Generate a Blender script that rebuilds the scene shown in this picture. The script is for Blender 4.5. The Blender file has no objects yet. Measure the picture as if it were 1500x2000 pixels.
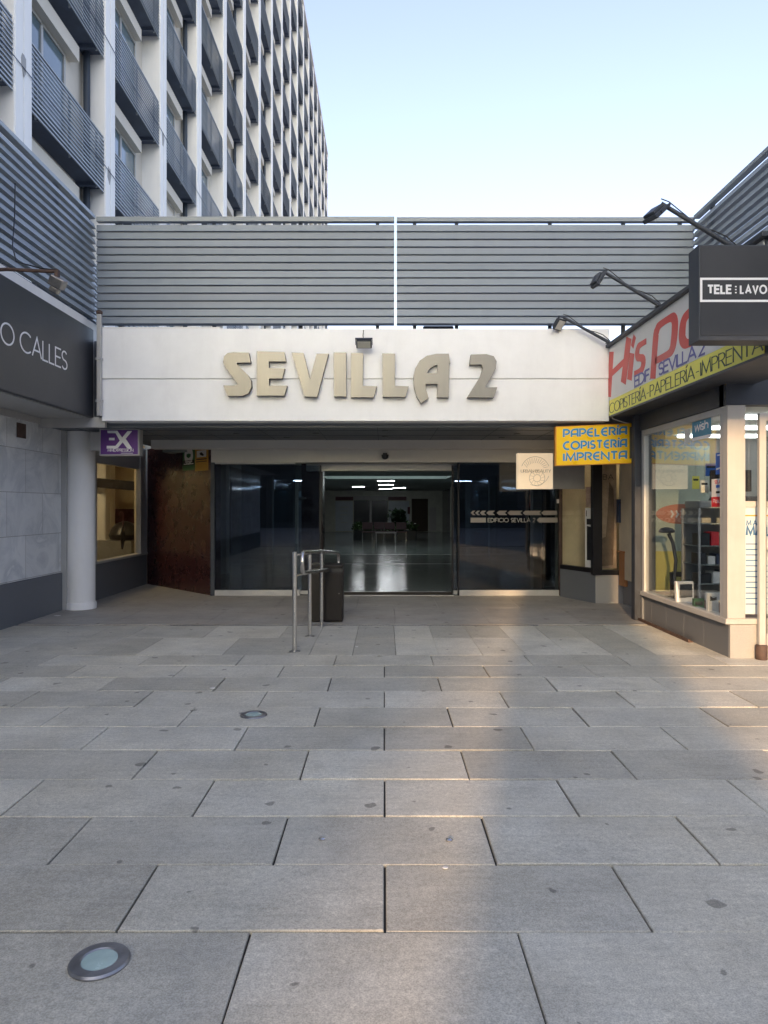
import bpy, bmesh, math, random
from mathutils import Vector
random.seed(7)
S = bpy.context.scene
COL = S.collection
R = math.radians

# ------------------------------------------------------------------ camera, sky, sun, exposure
F, CX, HZ, EYE = 1400.0, 750.0, 990.0, 1.6          # focal length and principal point in photo pixels, eye height
cam = bpy.data.cameras.new('camera')
cam.sensor_fit = 'HORIZONTAL'; cam.sensor_width = 36.0; cam.lens = 36.0 * F / 1500.0
cam.shift_y = -10.0 / 1500.0
cam.clip_start = 0.05; cam.clip_end = 3000
camo = bpy.data.objects.new('camera', cam); COL.objects.link(camo)
camo.location = (0, 0, EYE); camo.rotation_euler = (R(90), 0, 0)
S.camera = camo

SUN_EL, SUN_AZ = R(14.0), R(192.0)                    # low sun behind the viewer
W = bpy.data.worlds.new('World'); S.world = W; W.use_nodes = True
wn = W.node_tree.nodes; wl = W.node_tree.links
bg = wn['Background']
sky = wn.new('ShaderNodeTexSky'); sky.sky_type = 'NISHITA'; sky.sun_disc = False
sky.sun_elevation = SUN_EL; sky.sun_rotation = SUN_AZ
sky.air_density = 1.0; sky.dust_density = 3.0; sky.ozone_density = 1.6
hs_ = wn.new('ShaderNodeHueSaturation'); hs_.inputs['Hue'].default_value = .522; hs_.inputs['Saturation'].default_value = .82
wl.new(sky.outputs[0], hs_.inputs['Color']); wl.new(hs_.outputs[0], bg.inputs[0]); bg.inputs[1].default_value = 0.15

sd = bpy.data.lights.new('sun', 'SUN'); sd.energy = 2.3; sd.angle = R(0.5); sd.color = (0.88, 0.56, 0.29)
so = bpy.data.objects.new('sun', sd); COL.objects.link(so)
sdir = Vector((math.sin(SUN_AZ) * math.cos(SUN_EL), math.cos(SUN_AZ) * math.cos(SUN_EL), math.sin(SUN_EL)))
so.rotation_euler = sdir.to_track_quat('Z', 'Y').to_euler()
so.location = (0, -30, 20)

S.view_settings.view_transform = 'Standard'; S.view_settings.look = 'None'
S.view_settings.gamma = 1.0; S.view_settings.use_curve_mapping = False
S.view_settings.exposure = 1.78
S.cycles.use_denoising = True
S.cycles.max_bounces = 10; S.cycles.transparent_max_bounces = 16
S.cycles.sample_clamp_indirect = 6.0

# ------------------------------------------------------------------ helpers
def at(px, py, Y):
    """the point at depth Y seen at a photo pixel (used only to measure sizes)"""
    return ((px - CX) / F * Y, Y, EYE + (HZ - py) / F * Y)
def ax(px, Y): return (px - CX) / F * Y
def az(py, Y): return EYE + (HZ - py) / F * Y

class MB:
    def __init__(self): self.v = []; self.f = []; self.sm = []
    def add(self, vs, fs, smooth=False):
        n = len(self.v); self.v += [tuple(p) for p in vs]
        for f in fs: self.f.append([i + n for i in f]); self.sm.append(smooth)
        return self
    def box(self, x0, x1, y0, y1, z0, z1):
        x0, x1 = sorted((x0, x1)); y0, y1 = sorted((y0, y1)); z0, z1 = sorted((z0, z1))
        v = [(x, y, z) for z in (z0, z1) for y in (y0, y1) for x in (x0, x1)]
        return self.add(v, [(0, 2, 3, 1), (4, 5, 7, 6), (0, 1, 5, 4), (2, 6, 7, 3), (0, 4, 6, 2), (1, 3, 7, 5)])
    def hexa(self, a, b):
        """a, b: two quads (lists of four points) joined into a solid"""
        return self.add(list(a) + list(b), [(3, 2, 1, 0), (4, 5, 6, 7), (0, 1, 5, 4), (1, 2, 6, 5), (2, 3, 7, 6), (3, 0, 4, 7)])
    def wall(self, p, q, z0, z1, t, lift=0.0):
        """upright slab from plan point p to q, thickness t to the left of p->q"""
        d = Vector((q[0] - p[0], q[1] - p[1])); n = Vector((-d.y, d.x)).normalized()
        a = [Vector(p) + n * lift, Vector(q) + n * lift, Vector(q) + n * (lift + t), Vector(p) + n * (lift + t)]
        return self.hexa([(k.x, k.y, z0) for k in a], [(k.x, k.y, z1) for k in a])
    def quad(self, *p): return self.add(p, [tuple(range(len(p)))])
    def prism(self, poly, fr, w0, w1):
        o, u, v, n = fr
        g = lambda a, b, w: tuple(o + u * a + v * b + n * w)
        k = len(poly)
        vs = [g(a, b, w0) for a, b in poly] + [g(a, b, w1) for a, b in poly]
        fs = [tuple(reversed(range(k))), tuple(range(k, 2 * k))] + [(i, (i + 1) % k, k + (i + 1) % k, k + i) for i in range(k)]
        return self.add(vs, fs)
    def tube(self, pts, r, n=10, closed=False, cap=True):
        P = [Vector(p) for p in pts]; k = len(P); rs = r if isinstance(r, (list, tuple)) else [r] * k
        ring = []; ref = None
        for i in range(k):
            if closed: t = P[(i + 1) % k] - P[i - 1]
            else: t = P[min(i + 1, k - 1)] - P[max(i - 1, 0)]
            t.normalize()
            if ref is None: ref = Vector((0, 0, 1)) if abs(t.z) < .9 else Vector((1, 0, 0))
            a = (ref - t * ref.dot(t)).normalized(); b = t.cross(a); ref = a
            ring.append([P[i] + (a * math.cos(2 * math.pi * j / n) + b * math.sin(2 * math.pi * j / n)) * rs[i] for j in range(n)])
        vs = [p for q in ring for p in q]; fs = []
        for i in range(k if closed else k - 1):
            i2 = (i + 1) % k
            for j in range(n): fs.append((i * n + j, i * n + (j + 1) % n, i2 * n + (j + 1) % n, i2 * n + j))
        self.add(vs, fs, True)
        if cap and not closed:
            m = len(self.v) - len(vs)
            self.f.append([m + j for j in reversed(range(n))]); self.sm.append(False)
            self.f.append([m + (k - 1) * n + j for j in range(n)]); self.sm.append(False)
        return self
    def lathe(self, prof, c, n=24, smooth=True):
        vs = []; fs = []
        for r, z in prof:
            for j in range(n):
                a = 2 * math.pi * j / n; vs.append((c[0] + r * math.cos(a), c[1] + r * math.sin(a), c[2] + z))
        for i in range(len(prof) - 1):
            for j in range(n): fs.append((i * n + j, i * n + (j + 1) % n, (i + 1) * n + (j + 1) % n, (i + 1) * n + j))
        self.add(vs, fs, smooth)
        m = len(self.v) - len(vs)
        self.f.append([m + j for j in reversed(range(n))]); self.sm.append(False)
        self.f.append([m + (len(prof) - 1) * n + j for j in range(n)]); self.sm.append(False)
        return self
    def merge(self, o, off=(0, 0, 0)):
        n = len(self.v); self.v += [(a + off[0], b + off[1], c + off[2]) for a, b, c in o.v]
        self.f += [[i + n for i in f] for f in o.f]; self.sm += o.sm
        return self
    def build(self, name, m, parent=None, bevel=0.0, at=None):
        """links ONE mesh object; coordinates are world metres, the object's origin is its thing's base"""
        off = Vector((0, 0, 0)); p = parent
        while p is not None: off = off + p.location; p = p.parent
        if parent is None and at is not None: off = Vector(at)
        me = bpy.data.meshes.new(name)
        me.from_pydata([tuple(Vector(p) - off) for p in self.v], [], self.f)
        for p, s in zip(me.polygons, self.sm): p.use_smooth = s
        bm = bmesh.new(); bm.from_mesh(me)
        bmesh.ops.recalc_face_normals(bm, faces=bm.faces)
        if bevel:
            bmesh.ops.remove_doubles(bm, verts=bm.verts, dist=1e-6)
            ed = [e for e in bm.edges if len(e.link_faces) == 2 and e.calc_face_angle(0) > .5]
            bmesh.ops.bevel(bm, geom=ed, offset=bevel, segments=2, affect='EDGES', clamp_overlap=True, profile=.5)
        bm.to_mesh(me); bm.free()
        if any(self.sm): me.set_sharp_from_angle(angle=R(40))
        me.materials.append(m)
        o = bpy.data.objects.new(name, me); COL.objects.link(o)
        if parent is not None: o.parent = parent
        elif at is not None: o.location = at
        return o

def tag(o, label=None, cat=None, group=None, kind=None):
    if label: o['label'] = label
    if cat: o['category'] = cat
    if group: o['group'] = group
    if kind: o['kind'] = kind
    return o
def thing(name, label, cat, loc, group=None, kind=None):
    o = bpy.data.objects.new(name, None); o.empty_display_size = .1; COL.objects.link(o); o.location = loc
    return tag(o, label, cat, group, kind)
def copy_tree(o, parent=None):
    c = o.copy(); COL.objects.link(c)
    if parent is not None: c.parent = parent
    for ch in list(o.children): copy_tree(ch, c)
    return c
def frame(o, u, v):
    u = Vector(u).normalized(); v = Vector(v).normalized()
    return (Vector(o), u, v, u.cross(v))

# ------------------------------------------------------------------ materials
def nodes(m): return m.node_tree.nodes, m.node_tree.links
def mat(name, col, rough=.6, metal=0.0, var=.12, scale=3.0, bump=0.0, bscale=80.0, spec=.5, emit=0.0, stretch=None, dirt=0.0, coat=0.0, isl=0.0):
    m = bpy.data.materials.new(name); m.use_nodes = True
    N, L = nodes(m); b = N['Principled BSDF']
    b.inputs['Roughness'].default_value = rough; b.inputs['Metallic'].default_value = metal
    b.inputs['Specular IOR Level'].default_value = spec
    if coat: b.inputs['Coat Weight'].default_value = coat; b.inputs['Coat Roughness'].default_value = .06
    tc = N.new('ShaderNodeTexCoord'); vec = tc.outputs['Object']
    if stretch:
        mp = N.new('ShaderNodeMapping'); mp.inputs['Scale'].default_value = stretch
        L.new(vec, mp.inputs[0]); vec = mp.outputs[0]
    n1 = N.new('ShaderNodeTexNoise'); n1.inputs['Scale'].default_value = scale; n1.inputs['Detail'].default_value = 6; n1.inputs['Roughness'].default_value = .65
    L.new(vec, n1.inputs[0])
    rmp = N.new('ShaderNodeMapRange'); rmp.inputs[1].default_value = .3; rmp.inputs[2].default_value = .7
    rmp.inputs[3].default_value = 1 - var; rmp.inputs[4].default_value = 1 + var
    L.new(n1.outputs[0], rmp.inputs[0])
    mx = N.new('ShaderNodeVectorMath'); mx.operation = 'SCALE'; mx.inputs[0].default_value = col[:3]
    L.new(rmp.outputs[0], mx.inputs[3])
    if isl:
        gi = N.new('ShaderNodeNewGeometry'); ri = N.new('ShaderNodeMapRange'); ri.inputs[3].default_value = 1 - isl; ri.inputs[4].default_value = 1 + isl
        L.new(gi.outputs['Random Per Island'], ri.inputs[0]); mi = N.new('ShaderNodeMath'); mi.operation = 'MULTIPLY'
        L.new(rmp.outputs[0], mi.inputs[0]); L.new(ri.outputs[0], mi.inputs[1]); L.new(mi.outputs[0], mx.inputs[3])
    out = mx.outputs[0]
    if dirt:
        n2 = N.new('ShaderNodeTexNoise'); n2.inputs['Scale'].default_value = 1.1; n2.inputs['Detail'].default_value = 9; n2.inputs['Roughness'].default_value = .75
        mp2 = N.new('ShaderNodeMapping'); mp2.inputs['Scale'].default_value = (2.5, 2.5, .5); L.new(tc.outputs['Object'], mp2.inputs[0]); L.new(mp2.outputs[0], n2.inputs[0])
        r2 = N.new('ShaderNodeMapRange'); r2.inputs[1].default_value = .48; r2.inputs[2].default_value = .75; r2.inputs[3].default_value = 0; r2.inputs[4].default_value = dirt
        L.new(n2.outputs[0], r2.inputs[0])
        md = N.new('ShaderNodeMix'); md.data_type = 'RGBA'; L.new(r2.outputs[0], md.inputs[0]); L.new(out, md.inputs[6]); md.inputs[7].default_value = (col[0] * .35, col[1] * .32, col[2] * .28, 1)
        out = md.outputs[2]
    L.new(out, b.inputs['Base Color'])
    rr = N.new('ShaderNodeMapRange'); rr.inputs[1].default_value = .3; rr.inputs[2].default_value = .7
    rr.inputs[3].default_value = max(.02, rough * .85); rr.inputs[4].default_value = min(1, rough * 1.15)
    L.new(n1.outputs[0], rr.inputs[0]); L.new(rr.outputs[0], b.inputs['Roughness'])
    if bump:
        n3 = N.new('ShaderNodeTexNoise'); n3.inputs['Scale'].default_value = bscale; n3.inputs['Detail'].default_value = 4
        L.new(vec, n3.inputs[0])
        bp = N.new('ShaderNodeBump'); bp.inputs['Strength'].default_value = bump; bp.inputs['Distance'].default_value = .01
        L.new(n3.outputs[0], bp.inputs['Height']); L.new(bp.outputs[0], b.inputs['Normal'])
    if emit:
        L.new(out, b.inputs['Emission Color']); b.inputs['Emission Strength'].default_value = emit
    return m
def glass(name, tint=(.9, .93, .92), k=1.8, rough=0.0, ior=1.5):
    m = bpy.data.materials.new(name); m.use_nodes = True
    N, L = nodes(m); N.remove(N['Principled BSDF'])
    t = N.new('ShaderNodeBsdfTransparent'); t.inputs[0].default_value = (*tint, 1)
    g = N.new('ShaderNodeBsdfGlossy'); g.inputs['Roughness'].default_value = rough; g.inputs[0].default_value = (.95, .97, 1, 1)
    geo = N.new('ShaderNodeNewGeometry'); dt = N.new('ShaderNodeVectorMath'); dt.operation = 'DOT_PRODUCT'
    L.new(geo.outputs['Normal'], dt.inputs[0]); L.new(geo.outputs['Incoming'], dt.inputs[1])
    ab = N.new('ShaderNodeMath'); ab.operation = 'ABSOLUTE'; L.new(dt.outputs['Value'], ab.inputs[0])
    iv = N.new('ShaderNodeMath'); iv.operation = 'SUBTRACT'; iv.inputs[0].default_value = 1; L.new(ab.outputs[0], iv.inputs[1])
    pw = N.new('ShaderNodeMath'); pw.operation = 'POWER'; pw.inputs[1].default_value = 5; L.new(iv.outputs[0], pw.inputs[0])
    fr = N.new('ShaderNodeMath'); fr.operation = 'MULTIPLY_ADD'; fr.inputs[1].default_value = .96; fr.inputs[2].default_value = .04; L.new(pw.outputs[0], fr.inputs[0])
    mu = N.new('ShaderNodeMath'); mu.operation = 'MULTIPLY'; mu.use_clamp = True; mu.inputs[1].default_value = k
    mix = N.new('ShaderNodeMixShader')
    L.new(fr.outputs[0], mu.inputs[0]); L.new(mu.outputs[0], mix.inputs[0]); L.new(t.outputs[0], mix.inputs[1]); L.new(g.outputs[0], mix.inputs[2])
    L.new(mix.outputs[0], N['Material Output'].inputs[0])
    return m
def lamp(name, col, s):
    m = bpy.data.materials.new(name); m.use_nodes = True
    N, L = nodes(m); N.remove(N['Principled BSDF'])
    e = N.new('ShaderNodeEmission'); e.inputs[0].default_value = (*col, 1); e.inputs[1].default_value = s
    L.new(e.outputs[0], N['Material Output'].inputs[0]); return m

def stone_slabs(name, base, spec_amt=.16, slab_var=.10, rough=.6, warm=(1.06, 1.0, .93)):
    """granite paving: each loose slab has its own tone, fine speckle, soft stains, gum spots"""
    m = bpy.data.materials.new(name); m.use_nodes = True
    N, L = nodes(m); b = N['Principled BSDF']; b.inputs['Roughness'].default_value = rough
    b.inputs['Specular IOR Level'].default_value = .35
    tc = N.new('ShaderNodeTexCoord'); V = tc.outputs['Object']
    geo = N.new('ShaderNodeNewGeometry')
    def noise(sc, det=4, ro=.6, st=None):
        n = N.new('ShaderNodeTexNoise'); n.inputs['Scale'].default_value = sc; n.inputs['Detail'].default_value = det; n.inputs['Roughness'].default_value = ro
        src = V
        if st:
            mp = N.new('ShaderNodeMapping'); mp.inputs['Scale'].default_value = st; L.new(V, mp.inputs[0]); src = mp.outputs[0]
        L.new(src, n.inputs[0]); return n.outputs[0]
    def rng(s, a, c, d, e):
        r = N.new('ShaderNodeMapRange'); r.inputs[1].default_value = a; r.inputs[2].default_value = c; r.inputs[3].default_value = d; r.inputs[4].default_value = e
        L.new(s, r.inputs[0]); return r.outputs[0]
    def mul(a, c):
        x = N.new('ShaderNodeMath'); x.operation = 'MULTIPLY'; L.new(a, x.inputs[0]); L.new(c, x.inputs[1]); return x.outputs[0]
    k = rng(geo.outputs['Random Per Island'], 0, 1, 1 - slab_var, 1 + slab_var)
    k = mul(k, rng(noise(170, 2), .35, .65, 1 - spec_amt, 1 + spec_amt))
    k = mul(k, rng(noise(38, 4, .7), .3, .7, 1 - spec_amt * .8, 1 + spec_amt * .8))
    k = mul(k, rng(noise(1.6, 7, .7), .3, .7, .80, 1.16)); k = mul(k, rng(noise(5.5, 6, .75), .52, .72, 1.0, .84))
    k = mul(k, rng(noise(26, 3, .6, (.08, 1, 1)), .35, .65, .955, 1.045))
    # gum and oil spots
    vo = N.new('ShaderNodeTexVoronoi'); vo.voronoi_dimensions = '2D'; vo.inputs['Scale'].default_value = 2.1; vo.inputs['Randomness'].default_value = 1.0
    wob = N.new('ShaderNodeTexNoise'); wob.inputs['Scale'].default_value = 9; L.new(V, wob.inputs[0])
    wm = N.new('ShaderNodeVectorMath'); wm.operation = 'MULTIPLY_ADD'; wm.inputs[1].default_value = (.09, .09, 0); L.new(wob.outputs['Color'], wm.inputs[0]); L.new(V, wm.inputs[2])
    fl = N.new('ShaderNodeVectorMath'); fl.operation = 'MULTIPLY'; fl.inputs[1].default_value = (1, 1, 0); L.new(wm.outputs[0], fl.inputs[0]); L.new(fl.outputs[0], vo.inputs[0])
    sep = N.new('ShaderNodeSeparateColor'); L.new(vo.outputs['Color'], sep.inputs[0])
    sz = rng(sep.outputs[0], .15, 1.0, .0, .075)
    lt = N.new('ShaderNodeMath'); lt.operation = 'SUBTRACT'; L.new(sz, lt.inputs[0]); L.new(vo.outputs['Distance'], lt.inputs[1])
    spot = rng(lt.outputs[0], -.004, .012, 1.0, .5)
    k = mul(k, spot)
    c1 = N.new('ShaderNodeMix'); c1.data_type = 'RGBA'
    L.new(rng(noise(.9, 5), .35, .7, 0, 1), c1.inputs[0])
    c1.inputs[6].default_value = (*base, 1); c1.inputs[7].default_value = (base[0] * warm[0], base[1] * warm[1], base[2] * warm[2], 1)
    sc = N.new('ShaderNodeVectorMath'); sc.operation = 'SCALE'; L.new(c1.outputs[2], sc.inputs[0]); L.new(k, sc.inputs[3])
    L.new(sc.outputs[0], b.inputs['Base Color'])
    bp = N.new('ShaderNodeBump'); bp.inputs['Strength'].default_value = .35; bp.inputs['Distance'].default_value = .004
    L.new(noise(120, 4), bp.inputs['Height']); L.new(bp.outputs[0], b.inputs['Normal'])
    return m
def marble(name, base, vein, sx=1.0, sz=.6, rough=.35, off=(0, 0, 0)):
    """wall tiles with veins and hairline joints, in metres on the wall"""
    m = bpy.data.materials.new(name); m.use_nodes = True
    N, L = nodes(m); b = N['Principled BSDF']; b.inputs['Roughness'].default_value = rough
    tc = N.new('ShaderNodeTexCoord')
    mp = N.new('ShaderNodeMapping'); mp.inputs['Rotation'].default_value = (0, R(90), R(90)); mp.inputs['Location'].default_value = off
    L.new(tc.outputs['Object'], mp.inputs[0])
    br = N.new('ShaderNodeTexBrick'); br.offset = .5
    br.inputs['Scale'].default_value = 1; br.inputs['Brick Width'].default_value = sx; br.inputs['Row Height'].default_value = sz
    br.inputs['Mortar Size'].default_value = .004; br.inputs['Mortar Smooth'].default_value = 0
    br.inputs['Color1'].default_value = (.78, .78, .78, 1); br.inputs['Color2'].default_value = (1, 1, 1, 1); br.inputs['Mortar'].default_value = (.42, .40, .37, 1)
    sx_ = N.new('ShaderNodeSeparateXYZ'); L.new(tc.outputs['Object'], sx_.inputs[0])
    cb = N.new('ShaderNodeCombineXYZ'); L.new(sx_.outputs[1], cb.inputs[0]); L.new(sx_.outputs[2], cb.inputs[1])
    L.new(cb.outputs[0], br.inputs[0])
    n1 = N.new('ShaderNodeTexNoise'); n1.inputs['Scale'].default_value = 1.4; n1.inputs['Detail'].default_value = 9; n1.inputs['Distortion'].default_value = 1.6; n1.inputs['Roughness'].default_value = .62
    L.new(tc.outputs['Object'], n1.inputs[0])
    rp = N.new('ShaderNodeValToRGB'); rp.color_ramp.elements[0].position = .42; rp.color_ramp.elements[0].color = (*base, 1)
    rp.color_ramp.elements[1].position = .60; rp.color_ramp.elements[1].color = (*vein, 1)
    e = rp.color_ramp.elements.new(.66); e.color = (*base, 1)
    L.new(n1.outputs[0], rp.inputs[0])
    mx = N.new('ShaderNodeMix'); mx.data_type = 'RGBA'; mx.blend_type = 'MULTIPLY'; mx.inputs[0].default_value = 1
    L.new(rp.outputs[0], mx.inputs[6]); L.new(br.outputs[0], mx.inputs[7]); L.new(mx.outputs[2], b.inputs['Base Color'])
    return m

M = dict(
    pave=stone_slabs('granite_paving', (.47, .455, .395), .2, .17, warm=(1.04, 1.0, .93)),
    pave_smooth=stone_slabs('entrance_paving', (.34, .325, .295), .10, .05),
    joint=mat('joint_dirt', (.035, .033, .03), .9),
    ground=mat('plaza_concrete', (.40, .39, .375), .85, var=.12),
    white=mat('white_render', (.84, .84, .835), .7, var=.05, scale=1.6, bump=.10, bscale=60, dirt=.08),
    white2=mat('white_concrete', (.78, .765, .735), .75, var=.05, scale=.7, dirt=.10),
    cream=mat('cream_wall', (.66, .62, .545), .8, var=.05, scale=.6),
    fin=mat('white_fin', (.87, .865, .85), .7, var=.04, scale=.5, dirt=.10),
    slat=mat('grey_slat', (.205, .235, .265), .45, isl=.07, var=.07, scale=1.2, stretch=(.3, .3, 4), dirt=.12),
    slat_side=mat('worn_grey_slat', (.29, .33, .36), .42, isl=.12, var=.14, scale=1.2, stretch=(1, .3, 4), dirt=.25),
    rail_slat=mat('railing_slat', (.35, .39, .43), .5, isl=.10, var=.1, scale=1.0),
    dark_steel=mat('dark_steel', (.035, .042, .055), .5, var=.2, dirt=.1),
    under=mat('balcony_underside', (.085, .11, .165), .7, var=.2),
    blackpaint=mat('black_sign_face', (.028, .030, .036), .42, var=.2, scale=1.2, dirt=.2),
    blackframe=mat('black_aluminium', (.012, .012, .015), .5, var=.2, spec=.25),
    alum=mat('white_aluminium', (.43, .42, .40), .45, var=.05, dirt=.16),
    alum_grey=mat('grey_aluminium', (.42, .42, .41), .4, var=.06, dirt=.12),
    steel=mat('stainless_steel', (.62, .60, .57), .24, 1.0, var=.06, scale=6, stretch=(1, 1, .1)),
    letter=mat('brushed_metal', (.185, .181, .176), .40, 1.0, var=.10, scale=4, stretch=(1.2, 1, .15)),
    letter_side=mat('metal_return', (.12, .112, .10), .5, 1.0, var=.08),
    ceil=mat('canopy_ceiling', (.135, .15, .165), .55, var=.06, scale=1),
    header=mat('beige_header', (.56, .545, .50), .6, var=.05, scale=1.2, dirt=.06),
    seam=mat('dark_seam', (.05, .055, .06), .8),
    granite_dark=mat('dark_granite', (.14, .15, .165), .5, var=.32, scale=190, bump=.03),
    granite=mat('pale_granite', (.33, .325, .315), .6, var=.38, scale=170, bump=.03, dirt=.12),
    marble=marble('grey_marble', (.84, .85, .84), (.64, .66, .67)),
    burgundy=mat('burgundy_marble', (.055, .018, .017), .28, var=.10, scale=4, dirt=.06, spec=.5),
    tint=glass('tinted_glass', (.50, .55, .60), .9),
    clear=glass('shop_glass', (.94, .96, .95), 1.35),
    winglass=mat('window_glass', (.10, .15, .18), .08, var=.2, scale=.3, spec=.8),
    hallfloor=mat('polished_floor', (.13, .145, .14), .15, var=.12, scale=2),
    hallceil=mat('hall_ceiling', (.22, .25, .24), .6),
    hallwall=mat('hall_wall', (.52, .54, .47), .6),
    halldark=mat('hall_shopfront', (.03, .033, .035), .2),
    tube=lamp('fluorescent_tube', (.93, .97, 1.0), 20.0),
    shoptube=lamp('shop_tube', (.95, .97, 1.0), 4.0),
    skylight=lamp('skylight_panel', (.66, .80, .80), .55),
    warmlamp=lamp('warm_lamp', (1.0, .80, .52), 6.0),
    shopwarm=lamp('shop_lamp', (1.0, .74, .40), 5.0),
    yellow=mat('yellow_acrylic', (.93, .58, .006), .3, var=.03),
    yedge=mat('orange_edge', (.70, .28, .03), .4),
    blue=mat('blue_letter', (.035, .25, .55), .4, var=.04),
    purple=mat('purple_face', (.115, .035, .215), .35, var=.05),
    whiteink=mat('white_letter', (.80, .80, .80), .5, var=.02),
    greyink=mat('grey_letter', (.36, .36, .36), .5),
    signwhite=mat('sign_white', (.66, .655, .63), .5, var=.03, dirt=.06),
    red=mat('red_vinyl', (.58, .055, .045), .45, var=.08),
    bandyellow=mat('faded_yellow', (.80, .74, .12), .5, var=.06),
    greenink=mat('dark_green_letter', (.035, .06, .04), .5),
    indigo=mat('indigo_letter', (.11, .11, .32), .5),
    creamlit=mat('lit_cream_sign', (.80, .62, .42), .5, var=.02, emit=.22),
    creamink=mat('tan_line', (.40, .29, .19), .5),
    led=mat('floodlight_lens', (.55, .55, .5), .2),
    rust=mat('rusty_steel', (.075, .045, .035), .7, var=.5, scale=12),
    greenlens=mat('frosted_lens', (.36, .47, .44), .25, var=.1, scale=14),
    ringsteel=mat('dull_steel_ring', (.30, .30, .31), .4, .9, var=.25, scale=10),
    bin=mat('bronze_bin', (.014, .011, .010), .45, 0.0, var=.2, spec=.3),
    blackplastic=mat('black_plastic', (.015, .016, .018), .35),
    paper=mat('paper', (.75, .74, .72), .8),
    green=mat('sign_green', (.03, .16, .055), .5),
    orange=mat('sign_orange', (.55, .30, .05), .5),
    teal=mat('teal_sticker', (.03, .25, .42), .4),
    royal=mat('blue_sticker', (.02, .11, .45), .4),
    redsticker=mat('red_sticker', (.55, .02, .03), .4),
    navy=mat('navy_box', (.022, .04, .085), .5),
    woodbox=mat('orange_wood', (.40, .17, .06), .6, var=.15, stretch=(6, 6, .6), scale=4),
    extred=mat('extinguisher_red', (.32, .03, .025), .35),
    interior=mat('shop_interior_cream', (.62, .52, .36), .7),
    skin=mat('banner_beige', (.42, .31, .24), .6, var=.5, scale=3),
    hair=mat('banner_brown', (.16, .10, .07), .6, var=.3, scale=6),
    maroon=mat('maroon_band', (.09, .022, .03), .5),
    leaf=mat('leaf', (.035, .085, .02), .5, var=.3, scale=5),
    leafdark=mat('dark_leaf', (.02, .045, .02), .5, var=.3, scale=5),
    chairred=mat('dark_red_seat', (.045, .014, .018), .5),
    blockerwall=mat('sun_blocker_wall', (.60, .585, .56), .8, var=.1, scale=.3),  # wall of the added sun blockers, pale to bounce light forward
    darkwall=mat('sun_blocker_base', (.10, .10, .10), .8, var=.2, scale=.3),  # base of the added blocker, dark for its reflection in the doors
    blockerglass=mat('sun_blocker_window', (.03, .035, .04), .2),
    lightstrip=mat('light_tile', (.34, .35, .33), .3),
    brownmat=mat('brown_mat', (.055, .043, .03), .9, var=.2, scale=60),
    poster=mat('poster_paper', (.50, .56, .60), .5, var=.06),
    shelfglass=mat('glass_shelf', (.22, .25, .24), .2),
    palegreen=mat('pale_poster', (.46, .52, .44), .6, var=.12, scale=2),
    ochre=mat('ochre_poster', (.55, .50, .16), .6, var=.15, scale=2),
    salmon=mat('salmon_ellipse', (.52, .22, .15), .5),
    greybox=mat('grey_box', (.26, .26, .25), .5),
    pipe=mat('blue_grey_pipe', (.035, .05, .075), .5),
)
# ------------------------------------------------------------------ lettering
def arc(cx, cy, rx, ry, a0, a1, n=12):
    return [(cx + rx * math.cos(R(a0 + (a1 - a0) * i / n)), cy + ry * math.sin(R(a0 + (a1 - a0) * i / n))) for i in range(n + 1)]
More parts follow.
